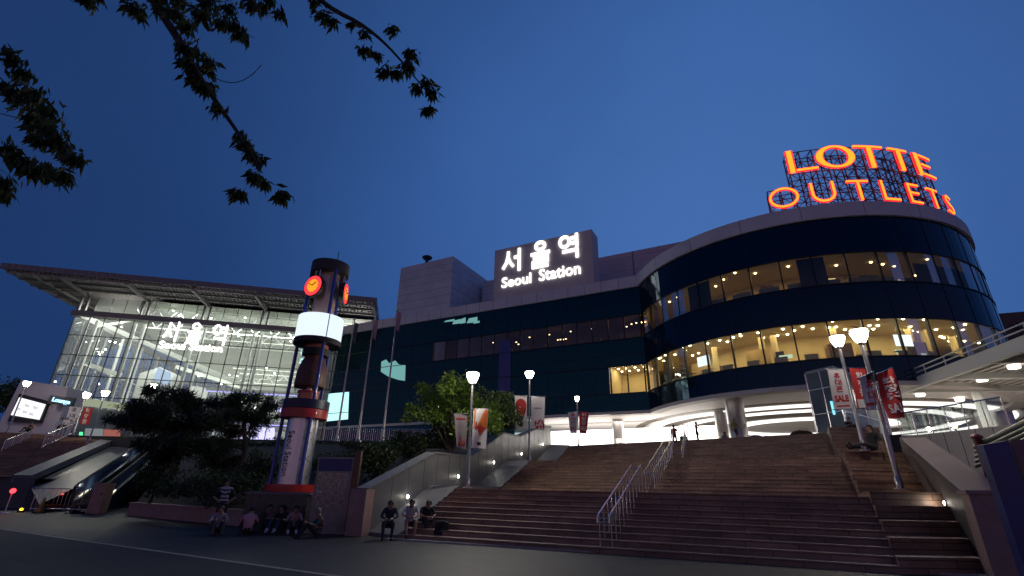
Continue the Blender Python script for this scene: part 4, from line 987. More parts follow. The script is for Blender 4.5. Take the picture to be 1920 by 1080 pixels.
b = MB(); b.box(q.x-.7, q.x+.7, q.y-.03, q.y-.002, .62, .72); b.build('lit_strip', emat('red_strip_glow', (1, .12, .08), 1.2), t)
# far left block with the lit board
q = AD(50, 812, 48); lb = thing('lit_board', 'big white lit display board on a pale pylon at the far left', 'display', q)
b = MB(); b.prism([AD(-12, 815, 48), AD(103, 815, 48), AD(128, 726, 48), AD(40, 712, 48)], V((-.3, 2.5, 0))); b.build('pylon', mat('lilac_panel', (.42, .38, .45), .5), lb)
b = MB(); b.prism([AD(14, 790, 47.7), AD(75, 793, 47.7), AD(91, 752, 47.7), AD(36, 738, 47.7)], V((0, .25, 0))); b.build('frame', M_dark, lb)
M_led = emat('display_glow', (.93, .92, 1), 1.25); b = MB(); b.prism([AD(20, 778, 47.6), AD(73, 787, 47.6), AD(85, 758, 47.6), AD(36, 745, 47.6)], V((0, .05, 0))); b.build('screen', M_led, lb)
b = MB()
for (x, y) in ((34, 766), (46, 772), (58, 776), (50, 760), (66, 764)): b.prism([AD(x-4, y+2, 47.58), AD(x+4, y+4, 47.58), AD(x+5, y-1, 47.58), AD(x-3, y-3, 47.58)], V((0, -.02, 0)))
b.build('screen_panel', emat('display_dim_glow', (.75, .75, .85), .9), lb)
lo = thing('lounge_sign', 'small blue lit sign reading Lounge beside the lit board', 'sign', AD(106, 752, 47)); b = MB(); o = AD(97, 752, 47); text_into(b, 'Lounge', .38, frame(o, V((1, .2, -.14)).normalized(), V((.08, 0, 1)), (0, -1, 0)), .06, align='LEFT', weight=.02); b.build('lettering', emat('blue_letter_glow', (.35, .7, 1), 2.5), lo)
b = MB(); p = AD(96, 753, 47.2); b.obox(p+V((.9, .1, .1)), (1.1, .2, -.1), (0, .05, 0), (0, 0, .4)); b.build('panel', M_dark, lo)
# low shop pavilion behind the left lamps
pv = thing('ticket_pavilion', 'low lit shop front behind the left stairs under the glass hall', 'building', AD(170, 815, 58)); b = MB()
b.prism([AD(105, 760, 56), AD(245, 772, 60), AD(245, 815, 60), AD(95, 815, 56)], V((0, 4, 0))); b.build('wall', mat('pavilion_wall', (.30, .33, .30), .6), pv)
b = MB(); b.prism([AD(122, 742, 55.8), AD(245, 758, 59.8), AD(245, 770, 59.8), AD(120, 757, 55.8)], V((0, .3, 0))); b.build('lit_sign_band', emat('pale_green_glow', (.55, .62, .42), .55), pv)
b = MB(); b.prism([AD(195, 805, 57.6), AD(222, 806, 58.6), AD(222, 818, 58.6), AD(195, 818, 57.6)], V((0, .3, 0))); b.build('salmon_panel', emat('salmon_glow', (.6, .2, .16), .55), pv)
b = MB(); b.prism([AD(160, 803, 56.6), AD(190, 804, 57.2), AD(190, 818, 57.2), AD(158, 818, 56.6)], V((0, .3, 0))); b.build('lit_window', emat('soft_window_glow', (.55, .6, .62), .35), pv)
b = MB(); b.prism([AD(149, 810, 55), AD(154, 810, 55), AD(154, 816, 55), AD(148, 816, 55)], V((0, .1, 0))); b.build('green_sign', emat('green_sign_glow', (.1, .9, .35), 1.5), pv)
def shop_panel(label, pts, Y, m, mk, glyphs):
    P = [AD(x, y, Y) for x, y in pts]; t = thing('hanging_sign', label, 'sign', P[3], 'upright signs by the left stairs'); b = MB(); b.prism(P, V((0, .12, 0))); b.build('panel', m, t)
    b = MB(); up = (P[0]-P[3]); rt_ = P[2]-P[3]; k = len(glyphs)
    for i, gk in enumerate(glyphs): glyph(b, gk, .14, lambda x, y, d: P[3]+rt_*(.25+.5*x)+up*((k-1-i+.15+.7*y)/k)+V((0, -d, 0)), .03)
    b.build('lettering', mk, t)
M_bw = mat('banner_white', (.62, .58, .58), .8, var=.05); M_br = mat('banner_red', (.50, .03, .03), .8, var=.08, vscale=2); M_inkr = mat('ink_red', (.42, .02, .02), .8); M_inkw = mat('ink_white', (.7, .66, .64), .8); M_inkg = mat('ink_grey', (.2, .18, .25), .8)
shop_panel('white upright sign with grey Korean letters by the left stairs', [(131, 762), (151, 764), (141, 797), (121, 795)], 47, M_bw, M_inkg, ['hyu', 'dae', 'pon'])
shop_panel('red upright sign with white Korean letters by the left stairs', [(158, 764), (173, 765), (165, 796), (149, 795)], 47, M_br, M_inkw, ['hwa', 'jang', 'pum'])

# ================================================================== CLOCK TOWER
TY = 21.0
def TA(px, py): return AD(px, py, TY)
ax0 = TA(545, 922); TB = V((ax0.x, TY, 0))
ct_ = thing('clock_tower', 'blue posted clock tower with a glowing white drum and red lit clocks', 'clock tower', TB)
def tzv(py):                                             # height on the axis seen at row py
    lo, hi = -2.0, 20.0
    for _ in range(50):
        m = (lo+hi)/2; v = V((TB.x, TB.y, m))-CAM; y = 540-FPX*v.dot(cU)/v.dot(cF)
        lo, hi = (m, hi) if y > py else (lo, m)
    return lo
def ring(name, r, y0, y1, m, r2=None): z0, z1 = tzv(y0), tzv(y1); b = MB(); b.lathe(TB, [(r, z0), (r2 or r, z1)], 40); return b.build(name, m, ct_, smooth=True)
M_blue = mat('blue_paint', (.02, .05, .34), .4, coat=.3); M_red = mat('red_paint', (.55, .016, .012), .4, coat=.3); M_alu = mat('satin_aluminium', (.70, .69, .70), .30, .85, var=.12, vscale=6); M_rust = mat('brown_shell', (.13, .05, .035), .5, var=.2, vscale=4)
zt_b = tzv(922)
b = MB(); b.box(TB.x-1.15, TB.x+1.15, TY-1.15, TY+1.15, 0, zt_b-.09); b.build('plinth', mat('dark_granite', (.05, .05, .05), .25, var=.3, vscale=6), ct_)
b = MB(); b.box(TB.x-1.22, TB.x+1.22, TY-1.22, TY+1.22, zt_b-.088, zt_b-.01); b.build('plinth_cap', M_gran, ct_)
ring('base_ring', .98, 922, 908, M_red)
ring('lower_column', .60, 908, 783, M_alu)
ring('red_ring', .93, 786, 770, M_red); ring('blue_ring', .94, 769, 753, mat('dark_blue_paint', (.008, .012, .06), .4))
ring('copper_neck', .42, 753, 738, mat('copper_paint', (.42, .16, .11), .35, .6)); ring('neck_band', .45, 738, 734, M_red)
z0, z1 = tzv(727), tzv(668); b = MB(); h = z1-z0; b.lathe(TB+Z*z0, [(.62, 0), (.64, .05), (.61, h*.5), (.5, h*.8), (.36, h)], 32); b.build('bell', M_rust, ct_, smooth=True)
b = MB(); b.lathe(TB, [(.12, tzv(738)), (.12, tzv(640))], 12); b.build('core_pipe', M_alu, ct_)
ring('black_disc', .56, 668, 656, M_black); ring('upper_neck', .50, 656, 640, MATS['copper_paint'])
ring('drum_rim', 1.0, 649, 640, M_dark); 
z0, z1 = tzv(640), tzv(598); b = MB(); b.lathe(TB, [(.965, z0), (.98, z0+.02), (.98, z1-.02), (.965, z1)], 48); b.build('light_drum', emat('drum_glow', (.78, .90, 1), 1.1), ct_, smooth=True)
for a in (140, 260, 20):
    d = azv(a); b = MB(); b.beam(TB+d*.985+Z*z0, TB+d*.985+Z*z1, .035, .03, d); b.build('drum_seam', M_blue, ct_)
ring('upper_column', .48, 592, 508, mat('copper_tint_aluminium', (.66, .46, .38), .32, .5))
z0, z1 = tzv(517), tzv(498); b = MB(); b.lathe(TB, [(.6, z0), (.86, z0), (.86, z1), (.6, z1+.03)], 40); b.build('cap', mat('cap_brown', (.03, .02, .018), .45), ct_, smooth=True)
b = MB(); b.tube(TB+V((.25, 0, z1)), TB+V((.25, 0, z1+.75)), .018); b.build('antenna', M_dark, ct_)
zcap = z0
for a in (140, 260, 20):
    d = azv(a); b = MB(); b.tube(TB+d*.84+Z*(zt_b+.02), TB+d*.80+Z*(zcap+.05), .075, n=14); b.build('post', M_blue, ct_, smooth=True)
zc = (tzv(542)+tzv(555))/2
for a in (202, 82, 322):
    d = azv(a); s = V((-d.y, d.x, 0)); c = TB+d*.76+Z*zc
    b = MB(); b.lathe(c-d*.16, [(.40, 0), (.5, .04), (.53, .12), (.53, .26), (.48, .28)], 36, axis=d); ck = b.build('clock', mat('clock_case', (.05, .035, .03), .4, .3), ct_, smooth=True)
    b = MB(); b.lathe(c+d*.121, [(.47, 0), (.47, .01), (0, .012)], 36, axis=d); b.build('face', emat('red_clock_face_glow', (1, .035, .045), 2.0), ck)
    b = MB(); b.lathe(c+d*.135, [(.31, 0), (.31, .006), (0, .008)], 32, axis=d); b.build('dial', emat('amber_dial_glow', (1, .33, .02), 1.3), ck)
    b = MB(); b.beam(c+d*.16, c+d*.16+s*-.24+Z*.13, .035, .02, d); b.beam(c+d*.17, c+d*.17+s*.2+Z*.14, .04, .02, d)
    for k in range(12): q = 2*pi*k/12; e2 = s*cos(q)+Z*sin(q); b.beam(c+d*.15+e2*.28, c+d*.15+e2*.33, .025, .01, d)
    b.build('hand', M_black, ck)
    b = MB()
    for o in (-.12, .12): b.tube(c-d*.05+s*o+Z*.48, c-d*.05+s*o+Z*(zcap-zc+.05), .03)
    b.build('hanger', M_alu, ck)
b = MB(); th = radians(90-207); zt1 = tzv(810); zt0 = tzv(893)
text_into(b, 'Seoul Station', .27, lambda x, y, d: V((x, y, d)), .012, align='LEFT')
mxx = max(v[0] for v in b.v)
b.v = [tuple(TB+V((cos(th+v[1]/.6), sin(th+v[1]/.6), 0))*(.603+v[2])+Z*(zt1-(zt1-zt0)*v[0]/mxx)) for v in b.v]; b.build('lettering', mat('ink_black', (.02, .02, .02), .6), ct_)

# map board
MBY = 19.8; mbp = AZ(612, 997, 0); mbp = V((AD(612, 997, MBY).x, MBY, 0))
t = thing('map_board', 'upright steel city map board with a blue head beside the clock tower', 'map board', mbp)
ztop = AD(622, 857, MBY).z; xa, xb = -.68, .68
b = MB(); b.box(mbp.x+xa, mbp.x+xb, MBY-.1, MBY+.1, .05, ztop); b.build('body', mat('board_steel', (.16, .17, .19), .35, .7, var=.15, vscale=5), t)
b = MB(); b.box(mbp.x+xa+.05, mbp.x+xb-.05, MBY-.115, MBY-.102, ztop-.5, ztop-.06); b.build('blue_head', mat('sign_blue', (.025, .035, .16), .4), t)
m = bpy.data.materials.new('city_map'); m.use_nodes = True; nn_ = m.node_tree; bb_ = nn_.nodes['Principled BSDF']; bb_.inputs['Roughness'].default_value = .15
v = nn_.nodes.new('ShaderNodeTexVoronoi'); v.feature = 'DISTANCE_TO_EDGE'; v.inputs['Scale'].default_value = 5; tcx = nn_.nodes.new('ShaderNodeTexCoord'); nn_.links.new(tcx.outputs['Object'], v.inputs[0])
r = nn_.nodes.new('ShaderNodeValToRGB'); r.color_ramp.elements[0].color = (.5, .48, .4, 1); r.color_ramp.elements[0].position = .03; r.color_ramp.elements[1].color = (.30, .22, .16, 1); r.color_ramp.elements[1].position = .05; nn_.links.new(v.outputs[0], r.inputs[0]); nn_.links.new(r.outputs[0], bb_.inputs['Base Color'])
b = MB(); b.box(mbp.x+xa+.1, mbp.x+xb-.12, MBY-.114, MBY-.102, ztop-1.75, ztop-.56); b.build('map_sheet', m, t)
b = MB(); b.box(mbp.x+xb+.02, mbp.x+xb+.24, MBY-.12, MBY+.12, .05, ztop+.25); b.build('side_post', mat('bronze_post', (.12, .07, .05), .4, .5), t)
b = MB(); b.box(mbp.x+xa-.1, mbp.x+xb+.35, MBY-.3, MBY+.3, 0, .05); b.build('foot', M_pink, t)
b = MB(); text_into(b, 'Map', .14, frame(V((mbp.x-.4, MBY-.116, ztop-.4)), (1, 0, 0), Z, (0, -1, 0)), .004, align='LEFT') if False else None

# ================================================================== LAMPS, BANNERS, FLAG POLES
M_lampg = emat('lantern_glow', (1, .94, .80), 30)
M_pole = mat('lamp_steel', (.34, .32, .32), .28, .9)
def lamp(label, base, hpx, power, r=.06, colr=(1, .92, .78), group='street lamps on the stairs and plaza', arms=True, gs=1.0, gm=None):
    base = V(base); top = AD(hpx[0], hpx[1], base.y).z; t = thing('street_lamp', label, 'lamp', base, group)
    h = top-base.z
    b = MB(); b.lathe(base, [(.20, 0), (.20, .03), (.11, .05), (.11, .35), (.09, .38), (r, .42), (r*.8, h-.32)], 18); b.build('pole', M_pole, t, smooth=True)
    b = MB()
    for k in range(6): a = 2*pi*k/6; b.tube(base+V((.155*cos(a), .155*sin(a), .03)), base+V((.155*cos(a), .155*sin(a), .07)), .02, n=6)
    b.build('bolt', M_steel, t)
    b = MB(); b.lathe(base+Z*(h-.32), [(.10, 0), (.12, .04), (.12, .08)], 16); b.build('collar', M_pole, t)
    b = MB(); b.lathe(base+Z*(h-.235), [(.10*gs, 0), (.16*gs, .14), (.22*gs, .36), (.20*gs, .44)], 18); b.build('lantern', gm or M_lampg, t, smooth=True)
    b = MB(); b.lathe(base+Z*(h-.235+.445), [(.24*gs, 0), (.2*gs, .05), (.05, .12), (0, .13)], 18); b.build('cap', M_dark, t, smooth=True)
    l = point('lamp_light', base+Z*(h+.0)+V((0, -.32, 0)), power, colr, .15, t)
    return t, base, h
L1b = AD(876, 915, 22.5); L2b = AD(992, 867, 33.0); L3b = AD(1085, 845, 47.0); L3b.z = ZP
R1b = AD(1689, 918, 16.9); R2b = AD(1622, 846, 20.5)
lamp('lit street lamp with an orange and a grey banner in front of the green tree', L1b, (884, 708), 560, gs=1.35)
lamp('lit street lamp carrying a red heart banner and a plain white banner', L2b, (994, 703), 330, gs=1.4)
lamp('small lit street lamp on the plaza behind the top of the stairs', L3b, (1083, 748), 90)
lamp('nearer of the two lit lamps beside the red banners, right of the stairs', R1b, (1617, 630), 230, r=.085, gs=1.35)
lamp('farther of the two lit lamps, behind the white sale banner', R2b, (1574, 640), 230, r=.08, gs=1.35)
for lab, px, py, Y, pw in (('lit lamp above the white lit board at the far left', 50, 720, 45, 500), ('lit lamp above the red upright sign on the left', 162, 742, 44, 250), ('bright lit lamp in front of the glass hall, left of the pines', 197, 738, 42, 400), ('lit lamp just above the pine crown, in front of the hall', 287, 725, 44, 300), ('small lit lamp among the dark leaves beside the flag poles', 820, 766, 41.5, 60)):
    q = AD(px, py, Y); zb_ = ZP if Y > 43.4 else (4.4 if Y == 42 else 4.9); lamp(lab, (q.x-.0, Y, zb_), (px, py), pw*.35, gs=1.3 if px != 820 else .6)

def cloth(P, nx=6, ny=10, amp=.03, seed=0, th=.012):
    """hanging cloth between corner points TL, TR, BR, BL with soft folds and a real thickness"""
    rnd = random.Random(seed); ph = rnd.uniform(0, 6); TL, TR, BR, BL = [V(p) for p in P]; nrm = (TR-TL).cross(BL-TL).normalized()
    nrm = nrm if nrm.y < 0 else -nrm
    def f(u, v, d=0.0):
        p = (TL+(TR-TL)*u)*(1-v)+(BL+(BR-BL)*u)*v
        return p+nrm*(amp*sin(ph+u*4.0+v*3.2)*(.3+v)+amp*.5*sin(ph*2+u*9+v*2)*v+d)
    m = MB()
    for i in range(nx):
        for j in range(ny):
            a, b, c, d = [(i/nx, j/ny), ((i+1)/nx, j/ny), ((i+1)/nx, (j+1)/ny), (i/nx, (j+1)/ny)]
            m.quad(f(*a, th), f(*b, th), f(*c, th), f(*d, th)); m.quad(f(*d, -th), f(*c, -th), f(*b, -th), f(*a, -th))
    return m, f
def banner(label, pts, Y, m, art, amp=.03, seed=0, arms_to=None, Yr=0.0):
    P = [AD(x, y, Y+(Yr if k in (1, 2) else 0)) for k, (x, y) in enumerate(pts)]
    t = thing('banner', label, 'banner', (P[2]+P[3])/2, 'banners hung from the lamp posts')
    mb, f = cloth(P, amp=amp, seed=seed); mb.build('cloth', m, t)
    b = MB(); d = (P[1]-P[0]); b.tube(P[0]-d*.12, P[1]+d*.08, .018, n=8); 
    if arms_to != 'top': d2 = (P[2]-P[3]); b.tube(P[3]-d2*.12, P[2]+d2*.05, .016, n=8)
    b.build('rod', M_steel, t)
    for nm, mm_, fn in art:
        b = MB(); fn(b, lambda u, v, d=0.0: f(u, v, .018+d)); b.build(nm, mm_, t)
def a_glyphs(keys, u0, u1, v0, v1, wd=.13):
    def fn(b, f):
        n = len(keys)
        for i, k in enumerate(keys): glyph(b, k, wd, lambda x, y, d: f(u0+(u1-u0)*x, v0+(v1-v0)*(i+.92-.84*y)/n, d), .006)
    return fn
def a_text(s, u0, u1, v0, v1, weight=.03):
    def fn(b, f):
        c = MB(); text_into(c, s, 1, lambda x, y, d: V((x, y, d)), .006, align='LEFT', weight=weight)
        x0 = min(q[0] for q in c.v); x1 = max(q[0] for q in c.v); y0 = min(q[1] for q in c.v); y1 = max(q[1] for q in c.v)
        b.add([tuple(f(u0+(u1-u0)*(q[0]-x0)/(x1-x0), v1-(v1-v0)*(q[1]-y0)/(y1-y0), q[2])) for q in c.v], c.f)
    return fn
def a_rect(u0, u1, v0, v1, n=6):
    def fn(b, f):
        for i in range(n):
            for j in range(n):
                a = [(u0+(u1-u0)*(i+p)/n, v0+(v1-v0)*(j+q)/n) for p, q in ((0, 0), (1, 0), (1, 1), (0, 1))]; b.quad(*[f(*c) for c in a])
    return fn
def a_poly(pts):
    def fn(b, f): c = (sum(p[0] for p in pts)/len(pts), sum(p[1] for p in pts)/len(pts)); n = len(pts); b.add([f(*c)]+[f(*p) for p in pts], [(0, 1+i, 1+(i+1) % n) for i in range(n)])
    return fn
def a_dots(n, seed, u0, u1, v0, v1):
    def fn(b, f):
        r = random.Random(seed)
        for _ in range(n):
            u = u0+(u1-u0)*r.random(); v = v0+(v1-v0)*r.random(); s = .05+.06*r.random(); b.add([f(u-s, v, .001*_), f(u, v-s*.5, .001*_), f(u+s, v, .001*_), f(u, v+s*.5, .001*_)], [(0, 1, 2, 3)])
    return fn
drop = [(.5+.46*cos(t), .30+.21*sin(t)) for t in [radians(180+k*180/12) for k in range(13)]]+[(.94, .42), (.8, .58), (.5, .70), (.2, .58), (.06, .42)]
M_org = mat('ink_orange', (.55, .13, .02), .8, var=.3, vscale=3); M_inkk = mat('ink_dark', (.02, .015, .02), .8)
banner('grey banner with a red flower pattern, left side of the lamp by the green tree', [(852, 776), (876, 776), (874, 842), (856, 838)], 22.5, mat('banner_grey', (.25, .21, .22), .85, var=.15), [('petal_print', M_inkr, a_dots(16, 3, .2, .95, .72, .97)), ('line_print', M_br, a_rect(.15, .85, .12, .16))], seed=1)
banner('white banner with a large orange and red emblem beside the green tree', [(888, 767), (916, 766), (911, 842), (884, 840)], 22.5, M_bw, [('emblem', M_org, a_poly([(.06, .02), (.97, .02), (.97, .48), (.5, .68), (.06, .5)])), ('emblem_core', M_inkr, a_poly([(.2, .32), (.5, .42), (.9, .3), (.86, .5), (.5, .64), (.16, .5)])), ('mark', M_inkk, a_rect(.36, .62, .84, .92, 2))], seed=2)
banner('white banner with a dark red heart shaped emblem, left of the middle lamp', [(965, 742), (988, 742), (988, 805), (967, 803)], 33, M_bw, [('emblem', M_inkr, a_poly(drop)), ('line_print', M_inkw, a_rect(.2, .8, .33, .36, 3)), ('line_print', M_inkw, a_rect(.3, .7, .42, .44, 3)), ('mark', M_inkk, a_rect(.38, .62, .84, .92, 2))], seed=3)
banner('plain white banner with red petals at its foot, right of the middle lamp', [(996, 743), (1022, 743), (1020, 806), (996, 804)], 33, M_bw, [('line_print', M_inkg, a_rect(.2, .8, .35, .38, 3)), ('petal_print', M_inkr, a_dots(22, 5, .3, .98, .7, .97))], seed=4)
banner('small white banner with red Korean letters on the plaza lamp', [(1065, 773), (1082, 772), (1082, 812), (1069, 812)], 46.8, M_bw, [('lettering', M_inkr, a_glyphs(['hyu', 'dae', 'pon'], .25, .8, .05, .62)), ('sale_lettering', M_inkr, a_text('SALE', .15, .85, .68, .86))], seed=5)
banner('small red banner with pale Korean letters on the plaza lamp', [(1086, 772), (1104, 773), (1100, 813), (1086, 812)], 46.8, M_br, [('lettering', M_inkw, a_glyphs(['hwa', 'jang', 'pum'], .25, .8, .05, .62)), ('sale_lettering', M_inkw, a_text('SALE', .15, .85, .68, .86))], seed=6)
banner('white banner with red Korean letters and the word SALE, leftmost right of the stairs', [(1551, 692), (1580, 691), (1597, 766), (1565, 768)], 20.4, M_bw, [('lettering', M_inkr, a_glyphs(['hyu', 'dae', 'pon'], .32, .72, .1, .6, .15)), ('sale_lettering', M_inkr, a_text('SALE', .12, .93, .66, .83, .05)), ('line_print', M_inkr, a_rect(.15, .9, .91, .95, 4))], seed=7, amp=.015)
banner('red banner with white letters between the two big lamp posts', [(1592, 690), (1621, 690), (1643, 765), (1609, 766)], 20.4, M_br, [('lettering', M_inkw, a_glyphs(['hwa', 'jang', 'pum'], .3, .75, .1, .72, .15)), ('foot_print', M_bw, a_rect(.06, .95, .78, .98))], seed=8, amp=.015)
banner('pale banner with red Korean letters hanging left of the nearer lamp post', [(1612, 708), (1637, 697), (1645, 768), (1626, 768)], 16.6, M_bw, [('lettering', M_inkr, a_glyphs(['hyu', 'dae'], .35, .85, .15, .75, .14)), ('line_print', M_inkr, a_rect(.05, .98, .8, .9, 4)), ('dark_patch', M_inkk, a_poly([(.45, .0), (.98, .0), (.98, .3), (.5, .22)]))], seed=9, amp=.05)  # last print: dark patch across the banner's upper right
banner('red banner twisted by the wind, right of the nearer lamp post', [(1645, 701), (1671, 690), (1706, 782), (1664, 786)], 16.6, M_br, [('lettering', M_inkw, a_glyphs(['hwa', 'jang', 'pum'], .25, .8, .14, .62, .15)), ('sale_lettering', M_inkw, a_text('SALE', .15, .85, .70, .9, .03))], seed=10, amp=.14, arms_to='top')

def flagpole(lab, b_, t_, Y, flag, flab):
    p = AD(*b_, Y); q = AD(*t_, Y); t = thing('flag_pole', lab, 'flag pole', p, 'flag poles before the glass wing')
    x = (p.x+q.x)/2; p = V((x, Y, p.z)); q = V((x, Y, q.z)); b = MB(); b.tube(V((x, Y, ZP)), q, .10, .05, n=12); b.build('pole', M_pole, t, smooth=True); b = MB(); b.ball(q+Z*.12, .12, 8); b.build('finial', M_steel, t)
    b = MB(); b.lathe((x, Y, ZP), [(.3, 0), (.3, .1), (.14, .16), (.14, .5)], 14); b.build('base', M_pole, t)
    if flag:
        ft = thing('flag', flab, 'flag', q-Z*1.6, 'limp flags'); c, f = cloth([q+V((.08, 0, -.25)), q+V((.42, .05, -.35)), q+V((.34, .1, -2.3)), q+V((.06, 0, -2.0))], amp=.08, seed=int(b_[0])); c.build('cloth', mat('flag_'+flag, {'pink': (.45, .24, .28), 'dark': (.1, .12, .13)}[flag], .85), ft); 
flagpole('flag pole with a drooping pink flag, rightmost of the three', (717, 812), (747, 580), 44.5, 'pink', 'drooping pink flag on the rightmost pole')
flagpole('flag pole with a drooping pink flag, middle one of the three', (672, 812), (703, 595), 44.5, 'pink', 'drooping pink flag on the middle pole')
flagpole('flag pole with a dark limp flag, nearest the clock tower', (632, 812), (666, 600), 44.5, 'dark', 'dark limp flag on the pole nearest the clock tower')

# ================================================================== HANDRAILS ON THE STAIRS
def handrail(label, pts, dx, n, h=.92):
    """double steel rail over a row of post pairs; pts are foot points from low to high"""
    a, c = V(pts[0]), V(pts[-1]); t = thing('handrail', label, 'handrail', a, 'steel double handrails on the stairs'); s = V((dx, 0, 0)); b = MB()
    for k in range(n+1):
        f = k/n*(len(pts)-1); i = min(int(f), len(pts)-2); p = V(pts[i])+(V(pts[i+1])-V(pts[i]))*(f-i)
        for o in (-s/2, s/2): b.tube(p+o-Z*.1, p+o+Z*h, .02, n=8)
        if k % 3 == 0: b.tube(p-s/2+Z*(h-.12), p+s/2+Z*(h-.12), .014, n=6)
    b.build('post', M_steel, t)
    for o in (-s/2, s/2):
        d = (V(pts[1])-V(pts[0])).normalized(); e_ = (V(pts[-1])-V(pts[-2])).normalized(); b = MB()
        b.path([V(pts[0])+o-d*.18+Z*(h-.18), V(pts[0])+o-d*.16+Z*(h-.02)]+[V(p)+o+Z*h for p in pts]+[V(pts[-1])+o+e_*.15+Z*(h-.1)], .028); b.build('rail', M_steel, t)
    for k in (0,): p = V(pts[0])-Z*0; b = MB(); b.path([p-s/2-Z*.1, p-s/2+Z*.62, p-s/2+Z*.7+s*.2, p+s/2+Z*.7-s*.2, p+s/2+Z*.62, p+s/2-Z*.1], .02); b.build('end_loop', M_steel, t)
def SP(f, t): p = LP(t)+(RP(t)-LP(t))*f; return V((p.x, p.y, ramp(t)))
def fof(px, py, t): 
    best = min((abs(960+FPX*(SP(f, t)-CAM).dot(cR)/(SP(f, t)-CAM).dot(cF)-px), f) for f in [k/400 for k in range(401)]); return best[1]
handrail('lower double handrail in the middle of the stairs', [SP(fof(1138, 0, .01), .01), SP(fof(1197, 0, .17), .17)], .34, 9)
handrail('second double handrail, on the middle flight', [SP(fof(1221, 0, .36), .36), SP(fof(1254, 0, .57), .57)], .4, 11)
handrail('uppermost double handrail by the people at the stair head', [SP(fof(1268, 0, .78), .78), SP(fof(1276, 0, 1.0), 1.0)], .9, 9)

# ================================================================== RIGHT SIDE: wall, panels, canopy, lift, board
aO = az_of(SO0, SOt); on = V((cos(radians(aO)), -sin(radians(aO)), 0)); od = azv(aO)
Tn = AW(1812, 931, SO0, aO); Tf = AW(1690, 824, SO0, aO); Te = Tf+od*.9; 
r_w = thing('side_wall', 'grey brown stone wall with a sloping polished top, right of the big seat steps', 'wall', SO0)
b = MB(); g0w = V((SO0.x, SO0.y, 0))-od*.15
b.prism([g0w-Z*.1, g0w+Z*(Tn.z), V(Tn), V(Tf), V((Te.x, Te.y, Tf.z-.35)), V((Te.x, Te.y, 1.2)), V((Tn.x, Tn.y, .2))], on*.75); b.build('wall', mat('brown_granite', (.10, .083, .076), .5, var=.15, vscale=2, bump=.15, bscale=80), r_w)
b = MB(); d = (V(Tf)-V(Tn)).normalized(); up = on.cross(d); up = up if up.z > 0 else -up
b.obox((V(Tn)+V(Tf))/2+on*.375+up*.03, (V(Tf)-V(Tn))/2, on*.40, up*.03); b.build('coping', mat('polished_granite', (.095, .072, .12), .38, spec=.25), r_w)
b = MB(); hN = Tn.z+.05; c = g0w-od*.52+on*.45; b.obox(c+Z*(hN/2), od*.5, on*.5, Z*hN/2); b.obox(c+Z*(hN+.04), od*.54, on*.54, Z*.038); b.build('end_pillar', M_pink, r_w)
for px, py in ((1707, 878), (1774, 943)):
    q = AW(px, py, SO0, aO); l = MB(); l.lathe(q, [(.0, 0), (.09, 0), (.09, -.03), (.07, -.035)], 18, axis=on); fx = l.build('light_fitting', M_steel, r_w)
    bb = MB(); bb.lathe(q-on*.036, [(.055, 0), (.045, -.02), (.01, -.03)], 14, axis=on); bb.build('lens', M_lamp, fx); point('wall_light_glow', q-on*.25, 2, (1, .93, .8), .05, fx)
q = AD(1760, 900, 24); pw_ = thing('panel_wall', 'pale panelled wall under the canopy behind the sloping stone wall', 'wall', V((q.x, 24, 0)))
A_, B_ = AD(1688, 806, 25.5), AD(1900, 812, 20.5); b = MB(); zt_w = (A_.z+B_.z)/2
b.prism([V((A_.x, A_.y, 0)), V((B_.x, B_.y, 0)), V((B_.x, B_.y, zt_w)), V((A_.x, A_.y, zt_w))], V((.2, .5, 0))); b.build('wall', mat('pale_stone_panel', (.31, .27, .265), .5, var=.1, vscale=1), pw_)
b = MB(); dw = V((B_.x-A_.x, B_.y-A_.y, 0)); nw = V((dw.y, -dw.x, 0)).normalized(); nw = nw if nw.y < 0 else -nw
for k in range(1, 7): c = V((A_.x, A_.y, 0))+dw*k/7+nw*.002; b.obox(c+Z*zt_w/2, dw.normalized()*.012, nw*.006, Z*zt_w/2)
b.build('panel_joint', M_mull, pw_)
b = MB(); c0 = V((A_.x, A_.y, zt_w))+dw*.0; b.prism([c0+dw*.02, c0+dw*.98, c0+dw*.98+Z*1.1, c0+dw*.02+Z*1.1], V((.01, .03, 0))); gr_ = thing('glass_railing', 'clear glass railing with a steel handrail on the panelled wall, under the canopy', 'railing', c0); b.build('glass_panel', glassmat('clear_glass', (.9, .93, .92), .05), gr_)
b = MB(); b.tube(c0+Z*1.13, c0+dw+Z*1.13, .035); [b.tube(c0+dw*k/6, c0+dw*k/6+Z*1.13, .025) for k in range(7)]; b.build('rail_frame', M_steel, gr_)
q = AD(1790, 799, 23); bl_ = thing('bulkhead_lamp', 'small warm lamp on top of the panelled wall at the right', 'lamp', q); b = MB(); b.ball(q, .10, 8); b.build('lamp_globe', emat('warm_globe_glow', (1, .75, .45), 14), bl_); b = MB(); b.tube(V((q.x, q.y, zt_w)), q, .04); b.build('stem', M_dark, bl_); point('bulkhead_light', q+V((0, -.25, .1)), 40, (1, .75, .5), .1, bl_)
